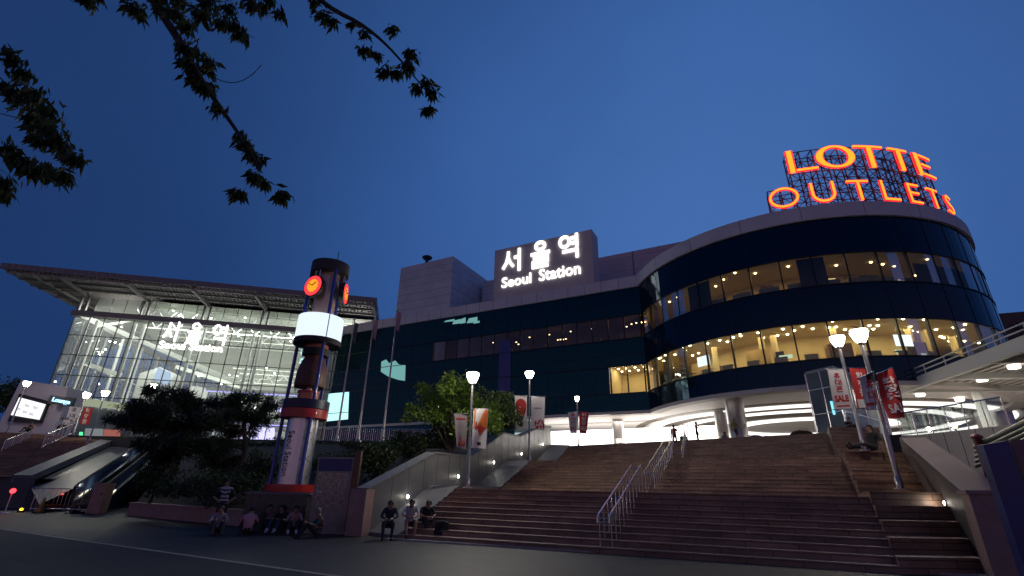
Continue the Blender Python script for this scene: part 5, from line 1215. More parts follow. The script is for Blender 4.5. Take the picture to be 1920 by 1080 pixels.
# canopy of white slats
ZC = 10.0
ca, cb_ = AZ(1690, 733, ZC), AZ(1960, 636, ZC); dc = V((cb_.x-ca.x, cb_.y-ca.y, 0)); cu_ = dc.normalized(); cn = V((cu_.y, -cu_.x, 0)); cn = cn if cn.x > 0 else -cn
cb_ = ca+cu_*34.0; ca = ca-cu_*1.0
cp_ = thing('entrance_canopy', 'white slatted canopy roof with round downlights, at the right edge of the picture', 'canopy', V((ca.x, ca.y, ZP)))
CW = 9.0
b = MB(); b.obox((ca+cb_)/2+Z*.15, (cb_-ca)/2, cn*.18, Z*.42); b.obox((ca+cb_)/2+cn*CW+Z*.15, (cb_-ca)/2, cn*.18, Z*.35); b.build('edge_beam', M_wst, cp_)
b = MB()
for k in range(1, 12): c = (ca+cb_)/2+cn*(CW*k/12); b.obox(c+Z*.25, (cb_-ca)/2, cn*.2, Z*.05)
b.build('slat', mat('slat_paint', (.55, .53, .50), .5), cp_)
b = MB(); L = (cb_-ca).length; k = 0
while k*5.2 < L: c = ca+cu_*(k*5.2+1.4); b.beam(c-cn*.1+Z*.02, c+cn*(CW+.1)+Z*.02, .3, .55); k += 1
b.build('cross_beam', M_wst, cp_)
b = MB(); b.obox((ca+cb_)/2+cn*CW/2+Z*.62, (cb_-ca)/2, cn*CW/2, Z*.04); b.build('roof_sheet', mat('canopy_sheet', (.12, .12, .12), .6), cp_)
b = MB(); 
for o in (.9, 1.25): b.tube(ca-cn*.1+Z*o, cb_-cn*.1+Z*o, .05)
k = 0
while k*2.6 < L: c = ca+cu_*(k*2.6)-cn*.1; b.tube(c+Z*.5, c+Z*1.3, .04); k += 1
b.build('roof_rail', M_wst, cp_)
for px, py in ((1842, 714), (1800, 751), (1902, 690), (1726, 742)):
    q = AZ(px, py, ZC-.02); l = MB(); l.lathe((q.x, q.y, ZC-.06), [(0, 0), (.30, 0), (.34, .05), (.34, .25)], 20); l.build('downlight', emat('canopy_light_glow', (1, .92, .78), 6), cp_)
    area('canopy_light', (q.x, q.y, ZC-.15), .6, 330, (1, .92, .8), parent=cp_)
for f in (.03, .5): c = ca+cu_*(L*f)+cn*(CW*.6); b = MB(); b.lathe((c.x, c.y, ZP-.2 if f < .3 else 0), [(.35, 0), (.35, ZC-ZP+.1 if f < .3 else ZC-.1)], 20); b.build('column', M_wst, cp_)
# glass lift housing
la, lb_, lc = AD(1510, 703, 33), AD(1562, 690, 31), AD(1640, 700, 36)
lf = thing('lift_tower', 'grey glass lift housing behind the white sale banner', 'lift', V((la.x, la.y, ZP)))
f4 = [V((la.x, la.y, 0)), V((lb_.x, lb_.y, 0)), V((lc.x, lc.y, 0)), V((la.x+lc.x-lb_.x, la.y+lc.y-lb_.y, 0))]; zt_l = (la.z+lb_.z)/2
b = MB(); b.add([p+Z*3.0 for p in f4]+[p+Z*zt_l for p in f4], [(0, 1, 5, 4), (1, 2, 6, 5), (2, 3, 7, 6), (3, 0, 4, 7)]); b.build('glass_wall', mat('frosted_grey_glass', (.10, .125, .14), .18, var=.12, vscale=.7), lf)
b = MB(); b.prism([p+Z*zt_l for p in f4], Z*.18); b.build('roof', mat('lift_roof', (.22, .23, .25), .4, .4), lf)
b = MB()
for i in range(4): p, q = f4[i], f4[(i+1) % 4]; b.tube(p+Z*3, p+Z*zt_l, .07); [b.beam(p+Z*z, q+Z*z, .06, .06) for z in (5.2, 6.6, 8.2)]; b.tube((p+q)/2+Z*3, (p+q)/2+Z*zt_l, .04)
b.build('frame', M_steel, lf)
b = MB(); c = (f4[0]+f4[1]+f4[2]+f4[3])/4; b.obox(c+Z*(ZP+.9), (.7, 0, 0), (0, .5, 0), Z*1.3); b.build('lift_car', mat('lift_car_grey', (.25, .26, .28), .35, .6), lf)
b = MB(); p = AD(1566, 765, 31.6); b.obox(p, (.25, .05, 0), (0, .04, 0), (0, 0, .42)); b.build('lit_panel', emat('cyan_panel_glow', (.25, .75, .9), 1.3), lf)
area('lift_light', c+Z*(zt_l-.3), 1.2, 50, (.9, .95, 1), parent=lf)
# dark blue board close by at the right edge
iy = 8.6; ia, ib = AD(1843, 834, iy), AD(1888, 826, iy-.15); ibd = thing('information_board', 'tall dark blue board with a pink edge panel close by at the right edge', 'board', V((ia.x+.3, iy, 0)))
b = MB(); b.prism([V((ia.x, iy, .05)), V((ib.x+.02, iy-.15, .05)), V((ib.x+.02, iy-.15, ib.z)), V((ia.x, iy, ia.z))], V((.03, .16, 0))); b.build('board', mat('board_navy', (.02, .03, .17), .35, var=.3, vscale=1.5), ibd)
b = MB(); b.prism([V((ib.x+.05, iy-.17, .05)), V((ib.x+.22, iy-.22, .05)), V((ib.x+.22, iy-.22, ib.z+.02)), V((ib.x+.05, iy-.17, ib.z+.02))], V((.05, .2, 0))); b.build('edge_panel', mat('pink_board', (.22, .11, .12), .5), ibd)
b = MB(); b.box(ia.x-.1, ib.x+.35, iy-.3, iy+.25, 0, .05); b.build('foot', M_dark, ibd)
q = AD(1832, 822, 14); t = thing('red_hydrant', 'small dark red post with a cap in front of the panelled wall', 'post', V((q.x, 14, 0))); t.name = 'red_post'
b = MB(); b.tube((q.x, 14, 0), (q.x, 14, q.z), .10, n=14); b.build('shaft', mat('dark_red_paint', (.16, .02, .02), .5), t); b = MB(); b.lathe((q.x, 14, q.z), [(.14, 0), (.14, .05), (.08, .11), (0, .13)], 14); b.build('cap', mat('dull_red', (.2, .015, .015), .5), t)
es_ = thing('sloping_steel_rail', 'dark steel parapet with several rails, at the right edge above the blue board', 'railing', AD(1880, 820, 13)); b = MB()
for k in range(5): b.tube(AD(1830, 838+k*9, 14.5), AD(1960, 775+k*11, 11.0), .05 if k else .08)
b.build('rail', mat('dull_steel', (.16, .18, .16), .4, .7), es_); b = MB()
for k in range(5): p = AD(1835+k*28, 838-k*12, 14.3-k*.75); b.tube(V((p.x, p.y, 0)), p, .05)
b.build('post', M_dark, es_)
q = AD(1900, 640, 150); db = thing('distant_block', 'dark distant building beyond the drum at the right edge', 'building', V((q.x, 150, 0))); q0, q1 = AD(1872, 588, 150), AD(1990, 578, 160)
b = MB(); b.prism([V((q0.x, 150, 0)), V((q1.x, 160, 0)), V((q1.x, 160, q1.z)), V((q0.x, 150, q0.z))], V((10, 30, 0))); b.build('wall', mat('dark_brick', (.10, .06, .055), .8, var=.2, vscale=.3), db)
b = MB(); 
for i in range(6):
    for j in range(10): p = V((q0.x+6+i*8, 149.8+i*1.0-.2, q0.z-4-j*4)); b.obox(p, (2.0, .25, 0), (0, .12, 0), (0, 0, 1.0))
b.build('window', mat('night_window', (.01, .012, .02), .1), db)

# ================================================================== PLANTS
import numpy as np
def leaf_mesh(name, clumps, size, asp, m, parent=None, seed=1, shell=.55, droop=0.0, burst=1, origin=None, fold=False):
    r = np.random.default_rng(seed); Vs = []; 
    for (c, rad, n) in clumps:
        rad = np.array(rad if isinstance(rad, (tuple, list)) else (rad,)*3, float)
        d = r.normal(size=(n, 3)); d /= np.linalg.norm(d, axis=1)[:, None]
        rr = (shell+(1-shell)*r.random(n))**1.0*(r.random(n)**.25); p = np.array(c)+d*rr[:, None]*rad*(1+.18*r.normal(size=(n, 1)))
        for _ in range(burst):
            a = r.normal(size=(n, 3)); a[:, 2] -= droop*2.0; a /= np.linalg.norm(a, axis=1)[:, None]
            t = r.normal(size=(n, 3)); bb = np.cross(a, t); bb /= np.linalg.norm(bb, axis=1)[:, None]
            s = size*(.6+.8*r.random(n))[:, None]
            tip = p+a*s; mid = p+a*s*.45; w_ = bb*s*asp*.5
            Vs.append(np.stack([p, mid+w_, tip, mid-w_], 1))
    A = np.concatenate(Vs).reshape(-1, 3); n = len(A)//4
    o0 = V(origin) if origin is not None else (base_of(parent) if parent is not None else V((0, 0, 0)))
    A = A-np.array(o0)
    me = bpy.data.meshes.new(name); me.vertices.add(len(A)); me.vertices.foreach_set('co', A.ravel()); me.loops.add(4*n); me.loops.foreach_set('vertex_index', np.arange(4*n)); me.polygons.add(n)
    me.polygons.foreach_set('loop_start', np.arange(n)*4); me.update(calc_edges=True); me.materials.append(m)
    o = bpy.data.objects.new(name, me); col.objects.link(o)
    if parent is not None: o.parent = parent
    else: o.location = o0
    return o
M_bark = mat('bark', (.05, .035, .025), .9, var=.3, vscale=8, bump=.6, bscale=20)
M_pine = leafmat('pine_needles', (.012, .022, .012), (.035, .05, .022), .12)
M_hedge = leafmat('hedge_leaves', (.02, .035, .012), (.045, .07, .022), .2)
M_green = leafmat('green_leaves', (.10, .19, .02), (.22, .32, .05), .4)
M_over = leafmat('branch_leaves', (.035, .05, .014), (.085, .10, .028), .35)
def soft(pts, k=4):                                      # round the bends of a limb
    P = [V(q) for q in pts]; P = [P[0]]+P+[P[-1]]; out_ = []
    for i in range(1, len(P)-2):
        a_, b_, c_, d_ = P[i-1:i+3]
        for j in range(k):
            t = j/k; out_.append(.5*((2*b_)+(c_-a_)*t+(2*a_-5*b_+4*c_-d_)*t*t+(3*b_-a_-3*c_+d_)*t**3))
    return out_+[P[-1]]
def limb_path(b, pts, r0, r1):
    pts = soft(pts) if len(pts) > 2 else pts
    n = len(pts); b.path(pts, [r0+(r1-r0)*i/(n-1) for i in range(n)], 8)
def zground(p): return max(0.3, .5+(p.y-19)*.19)
def tree(label, name, base, trunk, limbs, clumps, size, asp, m, seed, n_scale=1.0, r0=.16, burst=1, droop=0, group=None):
    t = thing(name, label, 'tree', base, group); b = MB(); limb_path(b, trunk, r0, r0*.5)
    for L in limbs: limb_path(b, L, r0*.45, r0*.12)
    b.build('trunk', M_bark, t, smooth=True); leaf_mesh('crown', clumps, size, asp, m, t, seed, burst=burst, droop=droop); return t
def pine(label, bpx, Y, pads, seed, s=.32):
    base = AD(bpx[0], bpx[1], Y); base.z = zground(base); rnd = random.Random(seed); cl = []; limbs = []
    top = AD(pads[0][0], pads[0][1]+10, Y); mid = base.lerp(top, .5)+V((rnd.uniform(-.6, .6), 0, 0))
    trunk = [base-Z*.3, base.lerp(mid, .5)+V((.15, 0, 0)), mid, mid.lerp(top, .6)+V((-.2, 0, 0)), top]
    for (px, py, rx, ry) in pads:
        dy = rnd.uniform(-1.3, 1.3); c = AD(px, py, Y+dy); R_ = rx*Y/984; H_ = ry*Y/984
        n = int(rx*ry*1.0)
        cl.append((tuple(c), (R_, R_*.8, H_), int(n*.55)))
        for _ in range(max(2, int(rx/9))):       # ragged tufts round each pad
            a = rnd.uniform(0, 2*pi); q = c+V((cos(a)*R_*.95, sin(a)*R_*.7, rnd.uniform(-.4, .7)*H_)); cl.append((tuple(q), (R_*.3, R_*.3, H_*.45), int(n*.09)+6))
        k = min(trunk, key=lambda q: abs(q.z-(c.z-.5))); limbs.append([k, k.lerp(c, .5)+Z*.1, c])
    return tree(label, 'pine_tree', base, trunk, limbs, cl, s, .12, M_pine, seed, burst=3, group='pines on the planted bank')
pine('broad dark pine with layered crown left of the clock tower, nearest the escalator', (322, 900), 28.0,
     [(318, 742, 44, 20), (262, 765, 44, 16), (232, 785, 30, 13), (300, 775, 50, 20), (355, 765, 50, 22), (345, 800, 60, 22), (275, 800, 45, 18), (320, 830, 55, 22), (390, 790, 40, 22), (370, 835, 45, 25), (305, 855, 35, 20)], 11)
pine('smaller dark pine close to the left side of the clock tower', (450, 880), 29.5,
     [(468, 748, 42, 14), (425, 756, 40, 16), (505, 762, 28, 11), (450, 775, 52, 18), (405, 790, 40, 20), (490, 790, 32, 14), (440, 810, 36, 18), (410, 835, 36, 24), (400, 865, 40, 22)], 12)
def shrub(label, name, px, py, Y, rx, ry, seed, m=M_hedge, n=1500, size=.16, grp=None, lumps=7):
    c = AD(px, py, Y); R_ = rx*Y/984; H_ = ry*Y/984; rnd = random.Random(seed); base = V((c.x, Y, min(zground(c), c.z-H_*.6))); t = thing(name, label, 'shrub', base, grp)
    cl = [(tuple(c), (R_*.75, R_*.5, H_*.75), n//2)]
    for k in range(lumps): a = rnd.uniform(0, 2*pi); q = c+V((cos(a)*R_*.65, sin(a)*R_*.4, rnd.uniform(-.3, .55)*H_)); cl.append((tuple(q), (R_*.38, R_*.34, H_*.42), n//(2*lumps)))
    b = MB()
    for k in range(5): b.path([base+V((rnd.uniform(-.1, .1), 0, -.3)), base.lerp(c, .5)+V((rnd.uniform(-.3, .3)*R_, 0, 0)), c+V((rnd.uniform(-.5, .5)*R_, 0, rnd.uniform(0, .3)*H_))], [.03, .02, .01], 6)
    b.build('stem', M_bark, t); leaf_mesh('foliage', cl, size, .5, m, t, seed); return t
shrub('wide dark clipped hedge behind the striped shirt man', 'hedge', 400, 912, 23.5, 105, 42, 21, n=5200, size=.13, lumps=14)
shrub('dark hedge between the escalator and the first pine', 'hedge', 290, 905, 26, 42, 40, 22, n=2200, size=.14)
shrub('dark hedge beside the left of the clock tower plinth', 'hedge', 490, 880, 25, 38, 45, 29, n=2200, size=.14)
shrub('dark shrub above the map board', 'shrub', 625, 872, 27, 62, 32, 23, n=2600, grp='shrubs on the bank')
shrub('dark shrub between the map board and the stone stair wall', 'shrub', 705, 868, 25, 50, 46, 24, n=2800, grp='shrubs on the bank')
shrub('tall dark shrub right behind the rising stair wall', 'shrub', 768, 838, 27, 48, 40, 25, n=2800, grp='shrubs on the bank')
shrub('dark shrub under the green tree, behind the level part of the stair wall', 'shrub', 838, 818, 28, 44, 34, 26, n=2600, grp='shrubs on the bank')
shrub('dark shrub under the flag poles by the plaza railing', 'shrub', 690, 840, 36, 70, 16, 27, n=2400, grp='shrubs on the bank')
shrub('dark shrub near the lamp with the red heart banner', 'shrub', 935, 790, 34, 44, 28, 28, n=2200, grp='shrubs on the bank')
for k_, (x_, y_, Y_, rx_) in enumerate(((560, 838, 40, 60), (640, 842, 40.5, 60), (730, 840, 40, 60), (810, 836, 40, 50), (480, 842, 40, 60), (390, 845, 39, 55))):
    shrub(('low dark hedge below the plaza railing, behind the clock tower column', 'low dark hedge below the plaza railing, above the map board', 'low dark hedge below the plaza railing, under the middle flag pole', 'low dark hedge below the plaza railing, next to the green tree', 'low dark hedge below the plaza edge, behind the smaller pine', 'low dark hedge below the plaza edge, behind the broad pine')[k_], 'hedge', x_, y_, Y_, rx_, 20, 50+k_, n=2200, size=.2, grp='low hedges under the plaza edge')
def gtree(label, bpx, Y, clumps, seed, m, name='leafy_tree', size=.2):
    base = AD(bpx[0], bpx[1], Y); base.z = zground(base); rnd = random.Random(seed); top = AD(clumps[0][0], clumps[0][1], Y); trunk = [base-Z*.3, base.lerp(top, .3)+V((.1, 0, 0)), base.lerp(top, .6), top]; cl = []; limbs = []
    for (px, py, rx, ry) in clumps:
        c = AD(px, py, Y+rnd.uniform(-.9, .9)); R_ = rx*Y/984; H_ = ry*Y/984; n = int(rx*ry*.95)
        cl.append((tuple(c), (R_, R_, H_), int(n*.6)))
        for _ in range(6): a = rnd.uniform(0, 2*pi); q = c+V((cos(a)*R_*.9, sin(a)*R_*.9, rnd.uniform(-.8, .9)*H_)); cl.append((tuple(q), R_*.35, int(n*.1)))
        limbs.append([trunk[1], trunk[1].lerp(c, .6)+Z*.3, c])
    tree(label, name, base, trunk, limbs, cl, size, .42, m, seed, r0=.12, group='leafy trees by the stair wall')
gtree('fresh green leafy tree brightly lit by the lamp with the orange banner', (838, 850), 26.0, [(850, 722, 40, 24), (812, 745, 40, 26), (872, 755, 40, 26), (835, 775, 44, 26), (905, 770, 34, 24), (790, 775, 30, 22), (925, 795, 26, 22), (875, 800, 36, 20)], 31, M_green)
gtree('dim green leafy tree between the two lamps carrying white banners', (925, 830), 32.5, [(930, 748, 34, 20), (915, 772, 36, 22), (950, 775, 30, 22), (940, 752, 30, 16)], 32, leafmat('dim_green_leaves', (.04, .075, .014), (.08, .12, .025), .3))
shrub('dark tree crown at the left edge behind the lit board', 'shrub', -12, 750, 50, 42, 60, 40, n=1600, size=.35)

# overhanging branches of a tree standing left of the camera
ob = V((-8.0, 3.2, 0)); ot = thing('overhanging_tree', 'near tree whose dark leafy branches hang into the top left of the view', 'tree', ob)
def PB(pts, Y): return [AD(x, y, Y+.25*math.sin(i*1.7)) for i, (x, y) in enumerate(pts)]
b = MB(); fork = V((-7.6, 3.3, 5.0)); limb_path(b, [ob-Z*.2, V((-7.9, 3.2, 2.5)), fork], .22, .15)
mA = PB([(200, -130), (278, -12), (335, 75), (362, 125), (398, 180), (440, 240), (468, 282), (492, 325)], 5.2); limb_path(b, [fork, (fork+mA[0])/2+Z*.5]+mA, .09, .006)
mB = PB([(470, -120), (600, 0), (680, 48), (735, 95), (800, 172)], 5.6); limb_path(b, [fork+Z*.3, fork.lerp(mB[0], .55)+Z*.9]+mB, .08, .006)
mC = PB([(-120, 90), (-20, 150), (60, 200), (130, 290)], 4.8); limb_path(b, [fork, fork.lerp(mC[0], .6)]+mC, .06, .006)
mD = PB([(-120, 250), (-20, 282), (60, 318), (105, 335)], 4.8); limb_path(b, [V((-7.9, 3.2, 3.6)), V((-7.2, 3.6, 4.0))]+mD, .05, .006)
b.path(soft([AD(x, y, 5.2) for x, y in ((398, 143), (420, 153), (445, 154), (470, 142), (490, 122))]), .006, 6); b.path(PB([(0, 213), (50, 225)], 4.8), .006, 6)
b.build('trunk', M_bark, ot, smooth=True)
OV = [(25, 112, 26), (45, 140, 26), (60, 178, 30), (80, 212, 34), (62, 232, 30), (98, 250, 26), (30, 190, 24), (18, 168, 22), (115, 275, 20), (132, 296, 20), (148, 304, 14), (18, 285, 26), (42, 310, 26), (66, 322, 30), (100, 330, 28), (122, 334, 16), (8, 345, 18), (8, 368, 12), (75, 262, 18),
      (160, 2, 22), (182, 0, 18), (252, 18, 26), (262, 28, 18), (300, 20, 18), (330, 30, 26), (352, 50, 24), (375, 30, 28), (392, 12, 28), (412, 45, 26), (440, 52, 26), (452, 68, 18), (430, 20, 22), (348, 92, 22), (368, 100, 22), (392, 120, 20), (352, 122, 18), (384, 132, 18), (362, 152, 16), (380, 166, 14), (395, 165, 14), (408, 205, 14), (470, 12, 24), (490, 18, 18), (524, 28, 14), (505, 5, 14), (340, 5, 24), (300, 0, 20),
      (452, 258, 13), (462, 275, 14), (472, 292, 13), (488, 305, 13), (474, 332, 11), (496, 346, 10), (450, 366, 16), (528, 368, 15),
      (592, 8, 14), (604, 32, 20), (622, 42, 12), (686, 66, 15), (735, 60, 13), (682, 98, 15), (706, 106, 15), (770, 105, 18), (722, 138, 20), (742, 140, 14), (765, 125, 16), (800, 160, 16), (812, 178, 15), (782, 168, 12), (803, 210, 13), (660, 50, 8)]
cl = []
for i, (x, y, r_) in enumerate(OV):
    Y = 4.8 if x < 160 and y > 90 else (5.2 if x < 560 else 5.6); c = AD(x, y-4, Y+.3*math.sin(i*2.3)); s = r_*Y/900*1.15; cl.append((tuple(c+Z*.03), (s*1.15, s*1.15, s*.8), int(10+r_*3.0)))
leaf_mesh('crown', cl, .15, .30, M_over, ot, 77, shell=.15, droop=1.15)

# ================================================================== PEOPLE AND THINGS THEY LEFT
def pose(kind, **k):
    J = dict(pel=(0, 0, .95), spi=(0, .01, 1.17), che=(0, .01, 1.37), nec=(0, -.01, 1.50), hea=(0, -.03, 1.60), top=(0, -.03, 1.69),
             shR=(-.18, .01, 1.42), elR=(-.25, .03, 1.14), wrR=(-.24, -.07, .90), shL=(.18, .01, 1.42), elL=(.25, .03, 1.14), wrL=(.24, -.07, .90),
             hiR=(-.10, 0, .90), knR=(-.11, -.03, .50), anR=(-.11, .03, .09), toR=(-.13, -.14, .04), hiL=(.10, 0, .90), knL=(.11, -.03, .50), anL=(.11, .03, .09), toL=(.13, -.14, .04))
    if kind == 'akimbo': J.update(elR=(-.40, .08, 1.15), wrR=(-.20, -.02, 1.02), elL=(.38, .08, 1.14), wrL=(.20, -.04, .98))
    if kind == 'walk': J.update(knR=(-.11, -.22, .52), anR=(-.11, -.28, .12), toR=(-.12, -.46, .09), knL=(.11, .02, .50), anL=(.11, .30, .16), toL=(.12, .16, .05), elR=(-.24, .14, 1.16), wrR=(-.24, .10, .92), elL=(.24, -.08, 1.15), wrL=(.22, -.24, .98))
    if kind in ('ground', 'step', 'lounge', 'back'):
        J.update(pel=(0, .05, .12), spi=(0, .11, .34), che=(0, .06, .55), nec=(0, -.01, .68), hea=(0, -.06, .78), top=(0, -.08, .87), shR=(-.18, .05, .60), shL=(.18, .05, .60),
                 elR=(-.27, -.12, .40), wrR=(-.13, -.34, .46), elL=(.27, -.12, .40), wrL=(.13, -.34, .44), hiR=(-.1, .02, .12), hiL=(.1, .02, .12), knR=(-.15, -.36, .47), knL=(.15, -.36, .46), anR=(-.13, -.55, .09), anL=(.13, -.53, .09), toR=(-.13, -.73, .05), toL=(.14, -.71, .05))
    if kind == 'back': J.update(che=(0, -.02, .53), nec=(0, -.12, .65), hea=(0, -.20, .73), top=(0, -.24, .81), shR=(-.18, -.02, .57), shL=(.18, -.02, .57), knR=(-.30, -.30, .30), knL=(.30, -.30, .30), anR=(.06, -.42, .08), anL=(-.06, -.38, .08), toR=(.2, -.46, .05), toL=(-.2, -.42, .05), wrR=(-.1, -.4, .3), wrL=(.1, -.4, .3))
    if kind == 'step':
        h = k.get('seat', .32)
        for q in ('pel', 'spi', 'che', 'nec', 'hea', 'top', 'shR', 'shL', 'elR', 'elL', 'wrR', 'wrL', 'hiR', 'hiL'): a = J[q]; J[q] = (a[0], a[1], a[2]+h)
        J.update(knR=(-.16, -.40, h+.24), knL=(.16, -.40, h+.24), wrR=(-.10, -.36, h+.34), wrL=(.10, -.38, h+.34), che=(0, 0, .54+h), nec=(0, -.09, .66+h), hea=(0, -.15, .75+h), top=(0, -.18, .84+h))
    if kind == 'lounge': J.update(knR=(-.1, -.44, .16), knL=(.12, -.42, .24), anR=(-.1, -.86, .09), anL=(.02, -.86, .15), toR=(-.12, -.92, .24), toL=(.0, -.92, .30), elR=(-.26, .16, .34), wrR=(-.24, .2, .06), elL=(.26, .14, .34), wrL=(.24, .16, .06), che=(0, .12, .55), nec=(0, .1, .68), hea=(0, .07, .78), top=(0, .06, .87), shR=(-.18, .12, .6), shL=(.18, .12, .6), spi=(0, .1, .34))
    J.update(k.get('upd', {})); return J
SK = mat('skin', (.36, .20, .14), .55)
def cloth_m(n, c): return mat('cloth_'+n, c, .85, var=.12, vscale=9)
HAIR = mat('dark_hair', (.012, .010, .009), .5)
def person(label, loc, rz, J, shirt, pants, shoes=None, shorts=False, longhair=False, sleeves=True, group=None, stripes=None, cap=None, scale=1.0):
    shoes = shoes or cloth_m('dark_shoe', (.02, .02, .022)); names = list(J); idx = {n: i for i, n in enumerate(names)}
    R_ = dict(pel=.145, spi=.125, che=.15, nec=.058, hea=.086, top=.066, shR=.068, shL=.068, elR=.046, elL=.046, wrR=.034, wrL=.034, hiR=.095, hiL=.095, knR=.066, knL=.066, anR=.047, anL=.047, toR=.042, toL=.042)
    E = [('pel', 'spi'), ('spi', 'che'), ('che', 'nec'), ('nec', 'hea'), ('hea', 'top'), ('che', 'shR'), ('shR', 'elR'), ('elR', 'wrR'), ('che', 'shL'), ('shL', 'elL'), ('elL', 'wrL'), ('pel', 'hiR'), ('hiR', 'knR'), ('knR', 'anR'), ('anR', 'toR'), ('pel', 'hiL'), ('hiL', 'knL'), ('knL', 'anL'), ('anL', 'toL')]
    me = bpy.data.meshes.new('person'); me.from_pydata([J[n] for n in names], [(idx[a], idx[b]) for a, b in E], []); o = bpy.data.objects.new('person', me); col.objects.link(o)
    md = o.modifiers.new('skin', 'SKIN'); md.use_smooth_shade = True; o.modifiers.new('sub', 'SUBSURF').levels = 2 if stripes else 1
    for n in names: v = me.skin_vertices[0].data[idx[n]]; v.radius = (R_[n], R_[n]*(.72 if n in ('pel', 'spi', 'che') else 1)); v.use_root = (n == 'pel')
    dg = bpy.context.evaluated_depsgraph_get(); m2 = bpy.data.meshes.new_from_object(o.evaluated_get(dg)); bpy.data.objects.remove(o); bpy.data.meshes.remove(me)
    def seg(p):
        best = (9, None)
        for a, b in E:
            A = V(J[a]); d = V(J[b])-A; t = max(0, min(1, (p-A).dot(d)/d.length_squared)); q = (p-(A+d*t)).length-(R_[a]+(R_[b]-R_[a])*t)*.9
            if q < best[0]: best = (q, (a, b, t))
        return best[1]
    mb = MB(); mb.v = [tuple(v.co) for v in m2.vertices]
    for f in m2.polygons:
        a, b, t = seg(f.center); mi = 0
        if b in ('spi', 'che', 'shR', 'shL') or (b in ('elR', 'elL') and (t < .75 or not sleeves == 'none')): mi = 1
        if b in ('wrR', 'wrL'): mi = 1 if sleeves == 'long' and t < .9 else 0
        if a == 'che' and b == 'nec': mi = 1 if t < .55 else 0
        if stripes and mi == 1 and b in ('spi', 'che', 'shR', 'shL') and int(f.center.z*14) % 2 == 0: mi = 4
        if b in ('hiR', 'hiL', 'knR', 'knL') or (a == 'pel' and b == 'spi' and t < .3): mi = 2
        if b in ('anR', 'anL'): mi = (0 if shorts else 2) if t < .9 else 3
        if b in ('toR', 'toL'): mi = 3
        mb.f.append(tuple(f.vertices)); mb.mi.append(mi)
    bpy.data.meshes.remove(m2); mb.cm = 0
    for s in 'RL':                                      # palm and five bent fingers
        w_ = V(J['wr'+s]); d = (w_-V(J['el'+s])).normalized(); sd = d.orthogonal().normalized(); up = d.cross(sd)
        mb.path([w_-d*.02, w_+d*.04, w_+d*.095], [.032, .040, .034], 8)
        for k in range(4): q = w_+d*.09+sd*(.016*(k-1.5)*1.2); l = (.062, .072, .068, .052)[k]; mb.path([q-d*.02, q+d*l*.5+up*.008, q+d*l*.85+up*.03], [.0095, .009, .007], 6)
        q = w_+d*.03+sd*.035; mb.path([q-sd*.02, q+d*.03+sd*.022, q+d*.055+sd*.02+up*.02], [.011, .010, .008], 6)
    h = V(J['hea']); u = (V(J['top'])-h).normalized(); fd = V((0, -1, 0)); fd = (fd-u*fd.dot(u)).normalized(); sx = u.cross(fd)
    mb.path([h+fd*.07+u*.03, h+fd*.112-u*.012, h+fd*.085-u*.02], [.010, .016, .010], 6)       # nose
    for s in (-1, 1): mb.ball(h+sx*(s*.083)-u*.0, .026, 5, sx=.5); 
    mb.path([h+fd*.083-u*.05-sx*.025, h+fd*.092-u*.052, h+fd*.083-u*.05+sx*.025], .007, 6)      # mouth
    mb.cm = 3
    for s in (-1, 1): mb.ball(h+fd*.081+sx*(s*.034)+u*.022, .0065, 4)                             # eyes
    o = mb.build('person', [SK, shirt, pants, shoes, stripes or shirt], None, origin=(0, 0, 0), smooth=True)
    o.location = loc; o.rotation_euler.z = rz; o.scale = (scale,)*3; tag(o, label, 'person', group)
    hb = MB(); c = h+u*.045-fd*.018; n = 10; vs = []
    hb.ball(c, .104, 8, sz=.95); keep = []
    for f in hb.f:
        m_ = sum((V(hb.v[i]) for i in f), V((0, 0, 0)))/4-h
        if m_.dot(fd) < .02 and m_.dot(u) > (-.05 if not longhair else -.08) or m_.dot(u) > .098 or (m_.dot(u) > .075 and m_.dot(fd) < .06): keep.append(f)
    hb.f = keep; hb.mi = [0]*len(keep)
    if longhair: hb.path([h-fd*.07+u*.02, h-fd*.085-u*.1, h-fd*.07-u*.22], [.075, .08, .05], 8)
    ho = hb.build('hair' if not cap else 'cap', HAIR if not cap else cap, o, origin=(0, 0, 0), smooth=True); return o
def gp(px, py, z=0.0): p = AZ(px, py, z); return p
W_sh = cloth_m('white', (.55, .5, .52)); P_sh = cloth_m('pink', (.55, .25, .29)); G_sh = cloth_m('grey', (.28, .25, .30)); K_sh = cloth_m('black', (.02, .02, .022)); N_sh = cloth_m('navy', (.03, .035, .06)); R_sh = cloth_m('red', (.30, .02, .035)); O_sh = cloth_m('orange', (.55, .09, .04)); T_sh = cloth_m('teal', (.02, .09, .08)); Y_sh = cloth_m('olive', (.30, .26, .04)); B_tr = cloth_m('jeans', (.05, .07, .13)); K_tr = cloth_m('dark_trousers', (.025, .024, .028)); H_tr = cloth_m('khaki', (.28, .22, .14)); W_so = cloth_m('white_shoe', (.6, .58, .56))
grpL = 'people sitting by the clock tower'; grpR = 'people sitting at the foot of the stairs'
q = AD(417, 950, 19.8); person('man standing hands on hips in a dark shirt with white stripes', (q.x, 19.8, 0), radians(15), pose('akimbo'), N_sh, K_tr, stripes=W_sh, group=grpL)
person('person in a grey shirt sitting on the ground, leftmost of the seated group', gp(404, 1003), radians(30), pose('ground'), G_sh, K_tr, group=grpL, sleeves='long')
person('person in a pink shirt sitting with their back turned, by the low wall', gp(462, 1003), radians(200), pose('back'), P_sh, K_tr, group=grpL)
person('person in dark olive clothes sitting in the middle of the group', gp(497, 997), radians(40), pose('ground'), cloth_m('dark_olive', (.05, .055, .03)), K_tr, shoes=W_so, group=grpL, sleeves='long')
